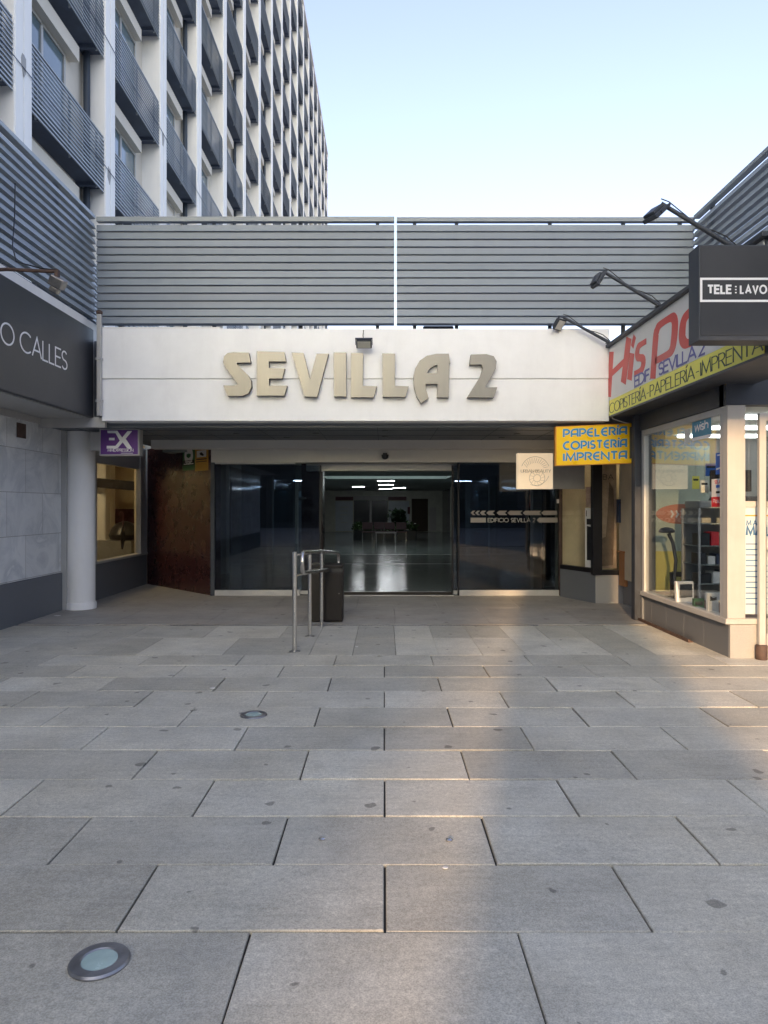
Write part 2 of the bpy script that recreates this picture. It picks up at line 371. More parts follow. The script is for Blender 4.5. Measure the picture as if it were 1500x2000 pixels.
# width, strokes in a box one unit high
SANS = {
 'A': (.78, [[(0, 0), (.39, 1), (.78, 0)], [(.14, .32), (.64, .32)]]),
 'B': (.58, [[(0, 0), (0, 1), (.3, 1)] + arc(.3, .76, .23, .24, 90, -90) + [(0, .52)], [(.3, .52)] + arc(.3, .26, .28, .26, 90, -90) + [(0, 0)]]),
 'C': (.86, [arc(.5, .5, .5, .5, 48, 312, 22)]),
 'D': (.70, [[(0, 0), (0, 1), (.2, 1)] + arc(.2, .5, .5, .5, 90, -90, 16) + [(0, 0)]]),
 'E': (.52, [[(.52, 1), (0, 1), (0, 0), (.52, 0)], [(0, .52), (.47, .52)]]),
 'F': (.50, [[(.50, 1), (0, 1), (0, 0)], [(0, .52), (.45, .52)]]),
 'I': (.02, [[(.01, 0), (.01, 1)]]),
 'L': (.46, [[(0, 1), (0, 0), (.46, 0)]]),
 'M': (.90, [[(0, 0), (.08, 1), (.45, .12), (.82, 1), (.90, 0)]]),
 'N': (.70, [[(0, 0), (0, 1), (.70, 0), (.70, 1)]]),
 'O': (.98, [arc(.49, .5, .49, .5, 90, 450, 30)]),
 'P': (.54, [[(0, 0), (0, 1), (.27, 1)] + arc(.27, .74, .27, .26, 90, -90) + [(0, .48)]]),
 'R': (.56, [[(0, 0), (0, 1), (.28, 1)] + arc(.28, .75, .26, .25, 90, -90) + [(0, .5)], [(.26, .5), (.56, 0)]]),
 'S': (.50, [arc(.25, .75, .24, .25, 35, 270, 12) + arc(.25, .25, .25, .25, 90, -150, 12)]),
 'T': (.62, [[(0, 1), (.62, 1)], [(.31, 1), (.31, 0)]]),
 'U': (.66, [[(0, 1), (0, .33)] + arc(.33, .33, .33, .33, 180, 360) + [(.66, 1)]]),
 'V': (.74, [[(0, 1), (.37, 0), (.74, 1)]]),
 'X': (.72, [[(0, 1), (.72, 0)], [(0, 0), (.72, 1)]]),
 'Y': (.68, [[(0, 1), (.34, .45), (.68, 1)], [(.34, .45), (.34, 0)]]),
 'K': (.60, [[(0, 0), (0, 1)], [(.58, 1), (0, .42)], [(.18, .6), (.6, 0)]]),
 'Í': (.02, [[(.01, 0), (.01, .98)], [(-.02, 1.13), (.14, 1.28)]]),
 '2': (.52, [arc(.26, .73, .25, .27, 170, -35, 12) + [(0, 0), (.52, 0)]]),
 '.': (.05, [[(.02, 0), (.02, .07)]]),
 '-': (.30, [[(0, .42), (.30, .42)]]),
 ':': (.06, [[(.03, .06), (.03, .2)], [(.03, .42), (.03, .56)], [(.03, .78), (.03, .92)]]),
 'w': (.72, [[(0, .66), (.16, 0), (.36, .6), (.56, 0), (.72, .66)]]),
 'i': (.05, [[(.02, 0), (.02, .64)], [(.02, .82), (.02, .94)]]),
 's': (.40, [arc(.2, .49, .18, .16, 30, 270, 8) + arc(.2, .165, .19, .165, 90, -150, 8)]),
 'h': (.46, [[(0, 0), (0, 1)], [(0, .4)] + arc(.23, .4, .23, .25, 180, 0, 8) + [(.46, 0)]]),
 'c': (.44, [arc(.26, .32, .26, .32, 50, 310, 12)]),
 'k': (.42, [[(0, 0), (0, 1)], [(.38, .62), (0, .27)], [(.12, .36), (.42, 0)]]),
 'u': (.46, [[(0, .64), (0, .24)] + arc(.23, .24, .23, .24, 180, 360, 8) + [(.46, .64)], [(.46, .3), (.46, 0)]]),
 'p': (.5, [[(0, .64), (0, -.3)], arc(.25, .32, .25, .32, 90, 450, 16)]),
}
ROUND = dict(SANS)
ROUND.update({
 'A': (.66, [[(0, 0), (0, .62)] + arc(.33, .62, .33, .38, 180, 90, 8) + [(.66, 1), (.66, 0)], [(0, .36), (.66, .36)]]),
 'E': (.58, [[(.58, 1), (.4, 1)] + arc(.4, .5, .4, .5, 90, 270, 16) + [(.58, 0)], [(.02, .5), (.54, .5)]]),
 'C': (.66, [[(.66, 1), (.48, 1)] + arc(.46, .5, .46, .5, 90, 270, 16) + [(.66, 0)]]),
 'P': (.58, [[(0, 0), (0, 1), (.3, 1)] + arc(.3, .7, .28, .30, 90, -90) + [(.14, .40)]]),
 'R': (.60, [[(0, 0), (0, 1), (.3, 1)] + arc(.3, .73, .27, .27, 90, -90) + [(.2, .46)], [(.3, .46), (.60, 0)]]),
})
def smooth(p, n=4):
    """a rounder pen path through the same points"""
    out = []
    for i in range(len(p) - 1):
        a, b, c, d = p[max(i - 1, 0)], p[i], p[i + 1], p[min(i + 2, len(p) - 1)]
        for k in range(n):
            t = k / n
            out.append(tuple(.5 * (2 * b[j] + (c[j] - a[j]) * t + (2 * a[j] - 5 * b[j] + 4 * c[j] - d[j]) * t * t + (3 * b[j] - a[j] - 3 * c[j] + d[j]) * t ** 3) for j in (0, 1)))
    return out + [p[-1]]
def ribbon(mb, line, hw, fr, d, closed=False):
    """a stroke of the pen as a thin solid; hw(dx, dy) is the half width"""
    p = [line[0]]
    for q in line[1:]:
        if math.hypot(q[0] - p[-1][0], q[1] - p[-1][1]) > 1e-6: p.append(q)
    if closed and math.hypot(p[0][0] - p[-1][0], p[0][1] - p[-1][1]) < 1e-5: p.pop()
    k = len(p); L_, R_ = [], []
    for i in range(k):
        a = p[i - 1] if (i > 0 or closed) else None; c = p[(i + 1) % k] if (i < k - 1 or closed) else None
        def nd(u, v):
            dx, dy = v[0] - u[0], v[1] - u[1]; l = math.hypot(dx, dy); return dx / l, dy / l
        if a is None: d1 = d2 = nd(p[i], c)
        elif c is None: d1 = d2 = nd(a, p[i])
        else: d1, d2 = nd(a, p[i]), nd(p[i], c)
        n1, n2 = (-d1[1], d1[0]), (-d2[1], d2[0])
        m = (n1[0] + n2[0], n1[1] + n2[1]); l = math.hypot(*m)
        if l < .35: m, l = n1, 1.0
        m = (m[0] / l, m[1] / l); s = 1 / max(.45, m[0] * n1[0] + m[1] * n1[1])
        w = (hw(*d1) + hw(*d2)) / 2 * s
        L_.append((p[i][0] + m[0] * w, p[i][1] + m[1] * w)); R_.append((p[i][0] - m[0] * w, p[i][1] - m[1] * w))
    o, u, v, n = fr
    g = lambda q, w: tuple(o + u * q[0] + v * q[1] + n * w)
    vs = [g(q, 0) for q in L_] + [g(q, 0) for q in R_] + [g(q, d) for q in L_] + [g(q, d) for q in R_]
    fs = []
    for i in range(k if closed else k - 1):
        j = (i + 1) % k
        fs += [(2 * k + i, 3 * k + i, 3 * k + j, 2 * k + j), (i, j, k + j, k + i), (i, 2 * k + i, 2 * k + j, j), (k + i, k + j, 3 * k + j, 3 * k + i)]
    if not closed: fs += [(0, k, 3 * k, 2 * k), (k - 1, 3 * k - 1, 4 * k - 1, 2 * k - 1)[::-1]]
    mb.add(vs, fs)
def write(mb, text, fr, h, weight=.1, gap=.14, space=.4, xs=1.0, width=None, d=.004, font=SANS, slant=0.0, serif=0.0, thin=None, center=False):
    """lettering on the plane fr (origin, right, up, out): h tall, stroke weight*h; width stretches the line to fit"""
    def lay(xs):
        x = 0; out = []
        for ch in text:
            if ch == ' ': x += space * h; continue
            w, st = font[ch]; out.append((x, st)); x += (w * xs + gap) * h
        return x - gap * h, out
    tot, out = lay(xs)
    if width:
        for _ in range(8):
            s = (width - tot) / max(1e-6, sum(font[c][0] for c in text if c != ' ') * h); xs += s; tot, out = lay(xs)
    x0 = -tot / 2 if center else 0
    tk = weight * h / 2; tn = tk if thin is None else thin * h / 2
    for x, strokes in out:
        lift = 0
        for st in strokes:
            pts = [(x0 + x + a * xs * h + b * slant * h, b * h) for a, b in st]
            closed = math.hypot(pts[0][0] - pts[-1][0], pts[0][1] - pts[-1][1]) < 1e-5
            ribbon(mb, pts, lambda dx, dy: tn + (tk - tn) * abs(dy) ** 1.5, fr, d + lift, closed); lift += .0004
            if serif:
                for e, o in ((0, 1), (-1, -2)):
                    if closed: continue
                    (ex, ey), (ox, oy) = pts[e], pts[o]
                    if abs(ey - oy) > abs(ex - ox) and (ey < .03 * h or ey > .97 * h) and ey < 1.05 * h:
                        yy = tn if ey < .1 * h else h - tn
                        ribbon(mb, [(ex - serif * h, yy), (ex + serif * h, yy)], lambda a, b: tn, fr, d + lift); lift += .0004
    return tot
def curve_letter(name, loops, fr, depth, m, m_side=None, parent=None, bevel=.002):
    """solid letter with holes from outline loops (metres on the plane fr)"""
    cu = bpy.data.curves.new(name, 'CURVE'); cu.dimensions = '2D'; cu.fill_mode = 'BOTH'; cu.extrude = depth / 2; cu.bevel_depth = bevel; cu.bevel_resolution = 1
    for lp in loops:
        sp = cu.splines.new('POLY'); sp.points.add(len(lp) - 1); sp.use_cyclic_u = True
        for q, (a, b) in zip(sp.points, lp): q.co = (a, b, 0, 1)
    tmp = bpy.data.objects.new(name, cu); COL.objects.link(tmp)
    me = bpy.data.meshes.new_from_object(tmp.evaluated_get(bpy.context.evaluated_depsgraph_get()))
    bpy.data.objects.remove(tmp); bpy.data.curves.remove(cu)
    o, u, v, n = fr
    for w in me.vertices: w.co = o + u * w.co.x + v * w.co.y + n * w.co.z
    me.materials.clear(); me.materials.append(m)
    if m_side is not None:
        me.materials.append(m_side)
        for p in me.polygons: p.material_index = 0 if abs(p.normal.dot(n)) > .7 else 1
    for p in me.polygons: p.use_smooth = False
    ob = bpy.data.objects.new(name, me); COL.objects.link(ob)
    return ob
# ------------------------------------------------------------------ ground
g = MB().quad((-600, -700, -.06), (600, -700, -.06), (600, 700, -.06), (-600, 700, -.06))
tag(g.build('ground', M['ground']), kind='structure')
g = MB().box(-5.3, 9, -3.5, 15, -.055, -.016)
tag(g.build('paving_bed', M['joint']), kind='structure')

def slab(mb, x0, x1, y0, y1, gap, rise, tilt, ch=.004, depth=.03):
    x0 += gap / 2; x1 -= gap / 2; y0 += gap / 2; y1 -= gap / 2
    tx, ty = random.uniform(-tilt, tilt), random.uniform(-tilt, tilt); h = random.uniform(-rise, rise)
    jx = lambda: random.uniform(-.0015, .0015)
    z = lambda x, y: h + tx * (x - (x0 + x1) / 2) * 2 / (x1 - x0) + ty * (y - (y0 + y1) / 2) * 2 / (y1 - y0)
    base = [(x0 + jx(), y0 + jx()), (x1 + jx(), y0 + jx()), (x1 + jx(), y1 + jx()), (x0 + jx(), y1 + jx())]
    ins = [(a + (ch if i in (0, 3) else -ch), b + (ch if i < 2 else -ch)) for i, (a, b) in enumerate(base)]
    v = [(a, b, -depth) for a, b in base] + [(a, b, z(a, b) - ch) for a, b in base] + [(a, b, z(a, b)) for a, b in ins]
    f = [(0, 1, 5, 4), (1, 2, 6, 5), (2, 3, 7, 6), (3, 0, 4, 7), (4, 5, 9, 8), (5, 6, 10, 9), (6, 7, 11, 10), (7, 4, 8, 11), (8, 9, 10, 11)]
    mb.add(v, f)
pv = MB(); ROW0, ROWD = 2.70, .504
for r in range(-11, 10):
    y0 = ROW0 + r * ROWD; off = 0 if r % 2 == 0 else .5
    jo = [c * 1.0 + off + .003 + (random.uniform(-.015, .015) if c else 0) for c in range(-7, 11)]
    for c in range(17):
        x0, x1 = max(-5.04, jo[c]), min(8.9, jo[c + 1])
        if x1 - x0 < .06: continue
        slab(pv, x0, x1, y0, y0 + ROWD, random.uniform(.006, .011), .0022, .0022)
for y0, y1 in ((7.742, 8.75), (8.75, 9.66)):
    x = -5.04
    while x < 3.9:
        w = .47 if x > -1.6 else random.choice((.94, .47))
        slab(pv, x, min(x + w, 4.2), y0, y1, .004, .0008, .0008, .002); x += w
tag(pv.build('pavement', M['pave']), kind='structure')
# smooth paving under the canopy
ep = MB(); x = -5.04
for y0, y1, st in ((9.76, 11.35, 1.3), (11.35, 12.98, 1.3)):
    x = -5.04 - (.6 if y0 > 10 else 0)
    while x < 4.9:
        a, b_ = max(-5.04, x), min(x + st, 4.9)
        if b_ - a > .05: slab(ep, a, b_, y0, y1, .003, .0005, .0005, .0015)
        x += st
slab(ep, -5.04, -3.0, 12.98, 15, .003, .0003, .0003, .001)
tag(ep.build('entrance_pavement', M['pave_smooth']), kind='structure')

dr = thing('drain_channel', 'narrow dark slotted drain channel across the paving before the entrance', 'drain', (-.4, 9.71, 0))
MB().box(-2.9, 2.1, 9.672, 9.748, -.03, -.012).build('channel', M['joint'], dr)
gr = MB()
gp = []
for i in range(125):
    x = -2.9 + i * .04
    gp += [(x, -.003), (x + .024, -.003), (x + .024, -.011), (x + .04, -.011)]
gr.add([(x, 9.69, z) for x, z in gp] + [(x, 9.73, z) for x, z in gp], [(i, i + 1, len(gp) + i + 1, len(gp) + i) for i in range(len(gp) - 1)])
gr.build('grating', M['dark_steel'], dr)
MB().box(-2.9, 2.1, 9.672, 9.684, -.012, -.0015).box(-2.9, 2.1, 9.736, 9.748, -.012, -.0015).build('edge_frame', M['ringsteel'], dr)

def ground_light(x, y, label):
    t = thing('ground_light', label, 'light', (x, y, 0), 'round lights sunk in the paving')
    MB().lathe([(.102, -.005), (.104, .004), (.098, .011), (.066, .012), (.062, .008)], (x, y, 0), 40).build('ring', M['ringsteel'], t)
    MB().lathe([(.061, .002), (.061, .008), (.04, .0105), (.001, .011)], (x, y, 0), 36).build('lens', M['greenlens'], t)
ground_light(-1.0, 2.52, 'round steel ground light with frosted lens, the one close to the viewer')
ground_light(-1.0, 5.5, 'round steel ground light farther up the paving, before the handrail posts')
for x, y, l in ((-.298, 3.45, 'small steel stud in the paving, on the ground light side of the middle joint'), (.313, 3.44, 'small steel stud in the paving, on the stationery shop side of the middle joint')):
    s = MB().lathe([(.017, -.002), (.017, .005), (.009, .009), (.001, .0095)], (x, y, 0), 18).build('paving_stud', M['steel'], None, at=(x, y, 0))
    tag(s, l, 'stud', 'steel studs in the paving')
for px, py, r, l in ((112, 1203, .06, 'white paper scrap lying near the round white pillar foot'), (416, 1345, .028, 'small white paper scrap on a joint behind the far ground light'), (870, 1697, .016, 'tiny white paper scrap on the joint beyond the close paving rows'), (697, 1264, .02, 'tiny white paper scrap near the handrail posts')):
    Y = F * EYE / (py - HZ); X = ax(px, Y); m_ = MB()
    pts = [(X + r * math.cos(a) * random.uniform(.6, 1), Y + r * .7 * math.sin(a) * random.uniform(.6, 1)) for a in [k * 1.05 for k in range(6)]]
    m_.prism(pts, frame((0, 0, .004), (1, 0, 0), (0, 1, 0)), 0, .003)
    tag(m_.build('paper_scrap', M['paper'], None, at=(X, Y, 0)), l, 'paper', 'paper scraps on the ground')

# ------------------------------------------------------------------ office tower
TX, FIN0, BAY, FINW, FLO, B0 = -6.3, 12.2, 3.97, .62, 3.03, 8.78
TOP = 40.8; KB = range(-2, 18)
tw = thing('office_tower', 'tall white office block with vertical fins and rows of slatted balconies', 'building', (TX, FIN0, 0))
YN, YF = FIN0 - 2 * BAY, FIN0 + 17 * BAY + FINW
MB().box(-22, TX - .5, YN, YF, 0, TOP).build('wall', M['cream'], tw)
MB().box(-22.2, TX + .05, YN, YF + .1, TOP, TOP + .35).box(-22.2, TX - .45, YF, YF + .1, 0, TOP).build('roof', M['white2'], tw)
for k in KB:
    y = FIN0 + k * BAY; m_ = MB().box(TX - .502, TX, y, y + FINW, 0, TOP - .002)
    m_.box(TX, TX + .012, y + .03, y + .27, 0, TOP - .01).box(TX, TX + .012, y + .33, y + .59, 0, TOP - .01)
    m_.build('fin', M['fin'], tw)
def balcony_parts():
    y0, y1 = FINW + .012, BAY - .012
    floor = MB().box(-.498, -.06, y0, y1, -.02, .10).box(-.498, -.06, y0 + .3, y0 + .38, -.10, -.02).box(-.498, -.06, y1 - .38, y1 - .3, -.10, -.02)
    rail = MB()
    for i in range(14):
        z = -.10 + i * .088
        rail.hexa([(-.03, y0, z), (-.03, y1, z), (-.005, y1, z), (-.005, y0, z)], [(-.055, y0, z + .060), (-.055, y1, z + .060), (-.03, y1, z + .066), (-.03, y0, z + .066)])
    for y in (y0 + .25, (y0 + y1) / 2, y1 - .3): rail.box(-.09, -.056, y, y + .04, -.1, 1.13)
    rail.box(-.075, -.02, y0, y1, 1.14, 1.17)
    return floor, rail
def window_parts(kind):
    a, b_ = (FINW + .5, 3.34) if kind else (FINW + .3, 3.0)
    zb, zt = .25, 2.41
    fr = MB()
    for x0, x1 in ((a, a + .07), ((a + b_) / 2 - .04, (a + b_) / 2 + .04), (b_ - .07, b_)): fr.box(-.499, -.45, x0, x1, zb, zt)
    fr.box(-.499, -.45, a + .07, b_ - .07, zt - .07, zt - .002).box(-.499, -.45, a + .07, b_ - .07, zb + .002, zb + .07)
    pane = MB().box(-.4995, -.48, a + .075, b_ - .075, zb + .075, zt - .075)
    box = MB().box(-.4995, -.28, FINW + .01, 3.28, 2.42, 2.74)
    bl_ = [MB().box(-.4785, -.468, a + .075, b_ - .075, zt - .075 - q, zt - .076) for q in (.45, .9, 1.5)]
    return fr, pane, box, bl_
bays = []
for k in range(-2, 17):
    for n in range(-1, 11):
        y = FIN0 + k * BAY; z = B0 + n * FLO
        if z + 1.2 > TOP: continue
        mid = (TX, y + 2, z + .6); px = CX + F * mid[0] / mid[1]; py = HZ - F * (mid[2] - EYE) / mid[1]
        vis = -220 < px < 640 and -260 < py < 470
        bays.append((not vis, mid[1], k, n, y, z))
bays.sort()
NB = 96
fl0, ra0 = balcony_parts(); win0 = [window_parts(0), window_parts(1)]
rf, rr_, rw, rp, rb = MB(), MB(), MB(), MB(), MB()
proto_bl = {}; proto_b = None; proto_w = [None, None]
for i, (nv, _, k, n, y, z) in enumerate(bays):
    kind = k % 2
    if i < NB:
        loc = Vector((TX, y, z)) - tw.location
        if proto_b is None:
            bo = bpy.data.objects.new('balcony', None)
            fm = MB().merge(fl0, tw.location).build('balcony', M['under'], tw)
            rm = MB().merge(ra0, tw.location).build('railing', M['rail_slat'], fm)
            proto_b = fm; ob = fm
        else: ob = copy_tree(proto_b, tw)
        ob.location = loc
        if proto_w[kind] is None:
            fr_, pa_, bx_, bl_ = win0[kind]
            wo = MB().merge(fr_, tw.location).build('window', M['alum_grey'], tw)
            MB().merge(pa_, tw.location).build('pane', M['winglass'], wo)
            MB().merge(bx_, tw.location).build('shutter_box', M['cream'], wo); proto_w[kind] = wo
        else:
            wo = proto_w[kind].copy(); COL.objects.link(wo); wo.parent = tw
            for ch in list(proto_w[kind].children):
                if not ch.name.startswith('roller_blind'): copy_tree(ch, wo)
        wo.location = loc
        lev = random.choice((0, 0, 1, 1, 2, None))
        if lev is not None:
            if proto_bl.get((kind, lev)) is None: proto_bl[kind, lev] = MB().merge(win0[kind][3][lev], tw.location).build('roller_blind', M['cream'], proto_w[kind]); bb_ = proto_bl[kind, lev]
            else: bb_ = proto_bl[kind, lev].copy(); COL.objects.link(bb_)
            bb_.parent = wo; bb_.location = (0, 0, 0)
    else:
        o = (TX, y, z); rf.merge(fl0, o); rr_.merge(ra0, o); a, b_, c, _q = win0[kind]; rw.merge(a, o); rp.merge(b_, o); rb.merge(c, o)
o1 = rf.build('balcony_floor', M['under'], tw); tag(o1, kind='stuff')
o2 = rr_.build('railing', M['rail_slat'], o1)
o3 = rw.build('window_frame', M['alum_grey'], tw); tag(o3, kind='stuff')
rp.build('pane', M['winglass'], o3); rb.build('shutter_box', M['cream'], o3)
for k in range(-2, 17, 2):
    y = FIN0 + k * BAY + BAY - .11
    MB().tube([(TX - .36, y, 3), (TX - .36, y, TOP - .1)], .075, 10).build('downpipe', M['pipe'], tw)

for z0 in (9.27, 12.2):
    pts = []
    for i in range(12):
        y = 8 + i * 2.0; pts.append((TX + .03, y, z0 - .07 * math.sin(i * 1.57) ** 2 + .02 * math.sin(i * 2.3)))
    MB().tube(pts, .008, 6).build('cable', M['under'], tw)
for y, z in ((12.5, 9.32), (16.4, 9.2), (20.4, 12.1)):
    MB().prism([(.10 * math.cos(a) * random.uniform(.6, 1.2), .22 * math.sin(a) * random.uniform(.6, 1.2)) for a in [k * .7 for k in range(9)]], (Vector((TX + .012, y, z)), Vector((0, 1, 0)), Vector((0, 0, 1)), Vector((1, 0, 0))), 0, .006).build('mortar_patch', M['granite'], tw)

# unseen blocks added behind the viewer to shade the square; mirrored in the glass
BY, TN = -30.0, math.tan(SUN_EL) / math.cos(R(12)) * 1.0
sb = thing('sun_blocker', 'added unseen pale block behind the viewer with two gaps that let sun through', 'building', (0, BY, 0))
sh = lambda s: s - math.tan(R(12)) * (8 - BY)            # where the sun line that meets x = s at depth 8 crosses the block
ZB = 1.75 + (10.3 - BY + 3) * TN; ZTOP = 6.1 + (10.6 - BY) * TN
MB().box(-60, 60, BY - 3, BY, -.05, 6.0).build('blocker_base', M['darkwall'], sb)  # closes the low part so the door glass mirrors a dark wall
MB().box(-60, 60, BY - 3, BY, ZB, ZTOP).build('blocker_bridge', M['blockerwall'], sb)  # added to keep direct sun off the fascia and signs
for a, c in ((-60, sh(-1.6)), (sh(1.42), sh(3.0)), (sh(6.5), 60)): MB().box(a, c, BY - .35, BY - .02, 6.0, ZB).build('upper_wall', M['blockerwall'], sb)  # unseen piers placed to cut the sun into bands on the paving
wd = MB()
for i in range(24):
    x = -48 + i * 4
    wd.box(x, x + 2.2, BY, BY + .03, ZB + .4, ZB + 1.6).box(x - .6, x + 2.4, BY, BY + .03, .4, 3.2)
wd.build('blocker_glazing', M['blockerglass'], sb)
ft = thing('far_sun_blocker', 'added unseen tall block far behind the viewer that shades the office tower', 'building', (-42, -128, 0))
ZFT = 42 + 205 * TN
MB().box(-54, -26.55, -122, -120, -.05, ZFT).build('wall', M['blockerwall'], ft)  # added to shade the office tower; its edge softens the sun patch
wd = MB()
for i in range(6):
    for j in range(25): wd.box(-52.5 + i * 4.3, -50 + i * 4.3, -120, -119.95, 3 + j * 3.3, 4.8 + j * 3.3)
wd.build('blocker_glazing', M['blockerglass'], ft)

# ------------------------------------------------------------------ louvre screens on the terrace edge
def louvre(name, p, q, z0, z1, n, t, label, cat='screen', m='slat', fill=.85, depth=.13, top=None, posts=(), lean=.02):
    """horizontal slats from plan point p to q; the outer face looks to the right of p->q"""
    d = Vector((q[0] - p[0], q[1] - p[1], 0)); L_ = d.length; d.normalize(); nrm = Vector((d.y, -d.x, 0))
    th = thing(name, label, cat, ((p[0] + q[0]) / 2, (p[1] + q[1]) / 2, z0))
    P = Vector((p[0], p[1], 0)); pitch = (z1 - z0) / n; mb = MB()
    for i in range(n):
        z = z0 + i * pitch; h = pitch * fill; j = random.uniform(-.002, .002)
        pr = [(lean + j, 0), (lean * .4, h * .55), (0, h), (-.02, h), (-.03, .016), (-depth, .012), (-depth, 0)]
        a = [P + nrm * u + Vector((0, 0, z + w)) for u, w in pr]; b_ = [x_ + d * L_ for x_ in a]; k = len(pr)
        mb.add(a + b_, [tuple(range(k)), tuple(reversed(range(k, 2 * k)))] + [(s, (s + 1) % k, k + (s + 1) % k, k + s) for s in range(k)])
    mb.build('slat', M[m], th)
    pm = None
    for s in posts:
        c = P + d * s - nrm * (depth + .035)
        a = MB().box(c.x - .025, c.x + .025, c.y - .025, c.y + .025, z0 - t, (top[1] if top else z1) - .004)
        a.build('post', M['dark_steel'], th)
    if top:
        a = [P + nrm * .02, P - nrm * .07]; c = [x_ + d * L_ for x_ in a]
        MB().hexa([(a[0].x, a[0].y, top[0]), (c[0].x, c[0].y, top[0]), (c[1].x, c[1].y, top[0]), (a[1].x, a[1].y, top[0])],
                  [(a[0].x, a[0].y, top[1]), (c[0].x, c[0].y, top[1]), (c[1].x, c[1].y, top[1]), (a[1].x, a[1].y, top[1])]).build('top_rail', M[m], th)
    return th
SY = 10.6
zb, zt = az(632, SY), az(437, SY)
louvre('slat_screen', (ax(189, SY), SY), (ax(770, SY), SY), zb, zt, 13, .2, 'grey horizontal slat screen above the entrance fascia, panel beside the office tower', posts=(.3, 1.7, 3.0, 4.15), top=(az(433, SY), az(424, SY)), fill=.85)
louvre('slat_screen', (ax(775, SY), SY), (ax(1356, SY), SY), zb, zt, 13, .2, 'grey horizontal slat screen above the entrance fascia, panel beside the stationery shop', posts=(.27, .9, 2.3, 3.4, 4.25), top=(az(433, SY), az(425, SY)), fill=.85)
louvre('slat_screen', (-4.27, -1.0), (-4.27, 10.56), 4.36, 5.80, 13, .1, 'weathered slat screen running towards the viewer above the black shop sign', m='slat_side', posts=(1, 3, 5, 7, 9, 10.5, 11.3), fill=.70, depth=.05, lean=.03, top=(5.84, 5.89))
louvre('slat_screen', (4.58, 10.56), (4.58, 1.0), 4.3, 5.80, 13, .1, 'slat screen running towards the viewer above the dark laundry sign', m='slat_side', posts=(.4, 2.2, 4, 6, 8), fill=.68, depth=.045, lean=.03, top=(5.84, 5.89))

# ------------------------------------------------------------------ entrance canopy
FY = 10.3; FX0, FX1, FZ0, FZ1 = ax(198, FY), ax(1190, FY), az(822, FY), az(642, FY)
GZ = az(740, FY)
cn = thing('entrance_canopy', 'white rendered canopy fascia over the dark covered entrance', 'canopy', (0, FY, 0))
MB().box(FX0, FX1, FY, FY + .3, GZ + .006, FZ1).box(FX0, FX1, FY + .012, FY + .3, FZ0, GZ - .006).box(FX0, FX1, FY + .02, FY + .3, GZ - .006, GZ + .006).build('fascia', M['white'], cn, bevel=.006)
MB().box(FX0, ax(430, FY), FY + .004, FY + .28, FZ1, FZ1 + .025).build('coping', M['white2'], cn)
MB().box(FX0 - .6, 4.9, FY + .302, 15.2, 2.81, 4.05).build('roof', M['ceil'], cn)
cl = MB().box(FX0 - .9, 4.9, FY + .302, 12.6, 2.775, 2.806).build('ceiling', M['ceil'], cn)
sm = MB()
for i in range(11): sm.box(-4.6 + i * .9, -4.594 + i * .9, FY + .31, 12.6, 2.771, 2.776)
for y in (11.0, 11.75): sm.box(-4.9, 4.9, y, y + .005, 2.7705, 2.7755)
sm.build('panel_seam', M['seam'], cl)
for px, Y in ((617, 11.4), (752, 11.0), (752, 11.9), (462, 11.5), (1010, 11.5), (980, 12.1), (560, 12.1)):
    MB().lathe([(.05, -.008), (.055, 0), (.03, .004)], (ax(px, Y), Y, 2.772), 16).build('downlight', M['blackplastic'], cl)
MB().box(-4.1, 3.2, 12.6, 12.85, 2.625, 2.80).build('beam', M['header'], cn, bevel=.006)
MB().box(ax(413, 12.9), ax(1010, 12.9), 12.86, 13.3, 2.40, 2.80).build('header', M['header'], cn, bevel=.004)
MB().box(ax(1010, 12.9), 3.6, 12.86, 13.3, 2.40, 2.80).box(3.2, 4.9, 12.6, 13.3, 2.7, 2.81).build('side_header', M['header'], cn)
tag(MB().box(.60, 1.07, 11.0, 11.6, 4.06, az(636, 11.0)).build('roof_vent', M['dark_steel'], None, bevel=.02, at=(.8, 11.3, 4.05)), 'flat dark box on the canopy roof under the slat screen', 'vent')

# metal letters of the building name (outlines in hundredths of a letter height, measured off the sign)
LET = {
 'S': [[(215, 173), (224, 220), (158, 221), (157, 230), (213, 285), (226, 308), (228, 340), (213, 370), (185, 383), (112, 383), (92, 333), (155, 333), (161, 325), (103, 245), (91, 218), (95, 190), (112, 175), (140, 171)]],
 'E': [[(255, 166), (388, 170), (396, 215), (313, 215), (313, 248), (390, 250), (378, 298), (313, 298), (313, 334), (402, 334), (388, 382), (255, 382)]],
 'V': [[(425, 172), (482, 175), (514, 302), (547, 178), (604, 178), (548, 388), (487, 386)]],
 'I': [[(630, 172), (690, 172), (690, 386), (632, 386)]],
 'L': [[(714, 175), (773, 176), (771, 335), (840, 337), (824, 390), (714, 390)]],
 'L2': [[(868, 176), (928, 178), (928, 335), (995, 337), (980, 388), (870, 388)]],
 'A': [[(1190, 178), (1198, 224), (1194, 226), (1190, 392), (1135, 390), (1137, 324), (1078, 324), (1078, 345), (1092, 394), (1055, 420), (1035, 385), (1022, 340), (1019, 290), (1028, 250), (1050, 212), (1085, 188), (1130, 179)], [(1085, 272), (1098, 250), (1118, 236), (1137, 231), (1137, 272)]],
 '2': [[(1300, 182), (1375, 180), (1410, 190), (1424, 215), (1420, 250), (1400, 290), (1368, 342), (1427, 342), (1410, 392), (1282, 390), (1345, 290), (1358, 248), (1352, 230), (1293, 230)]],
}
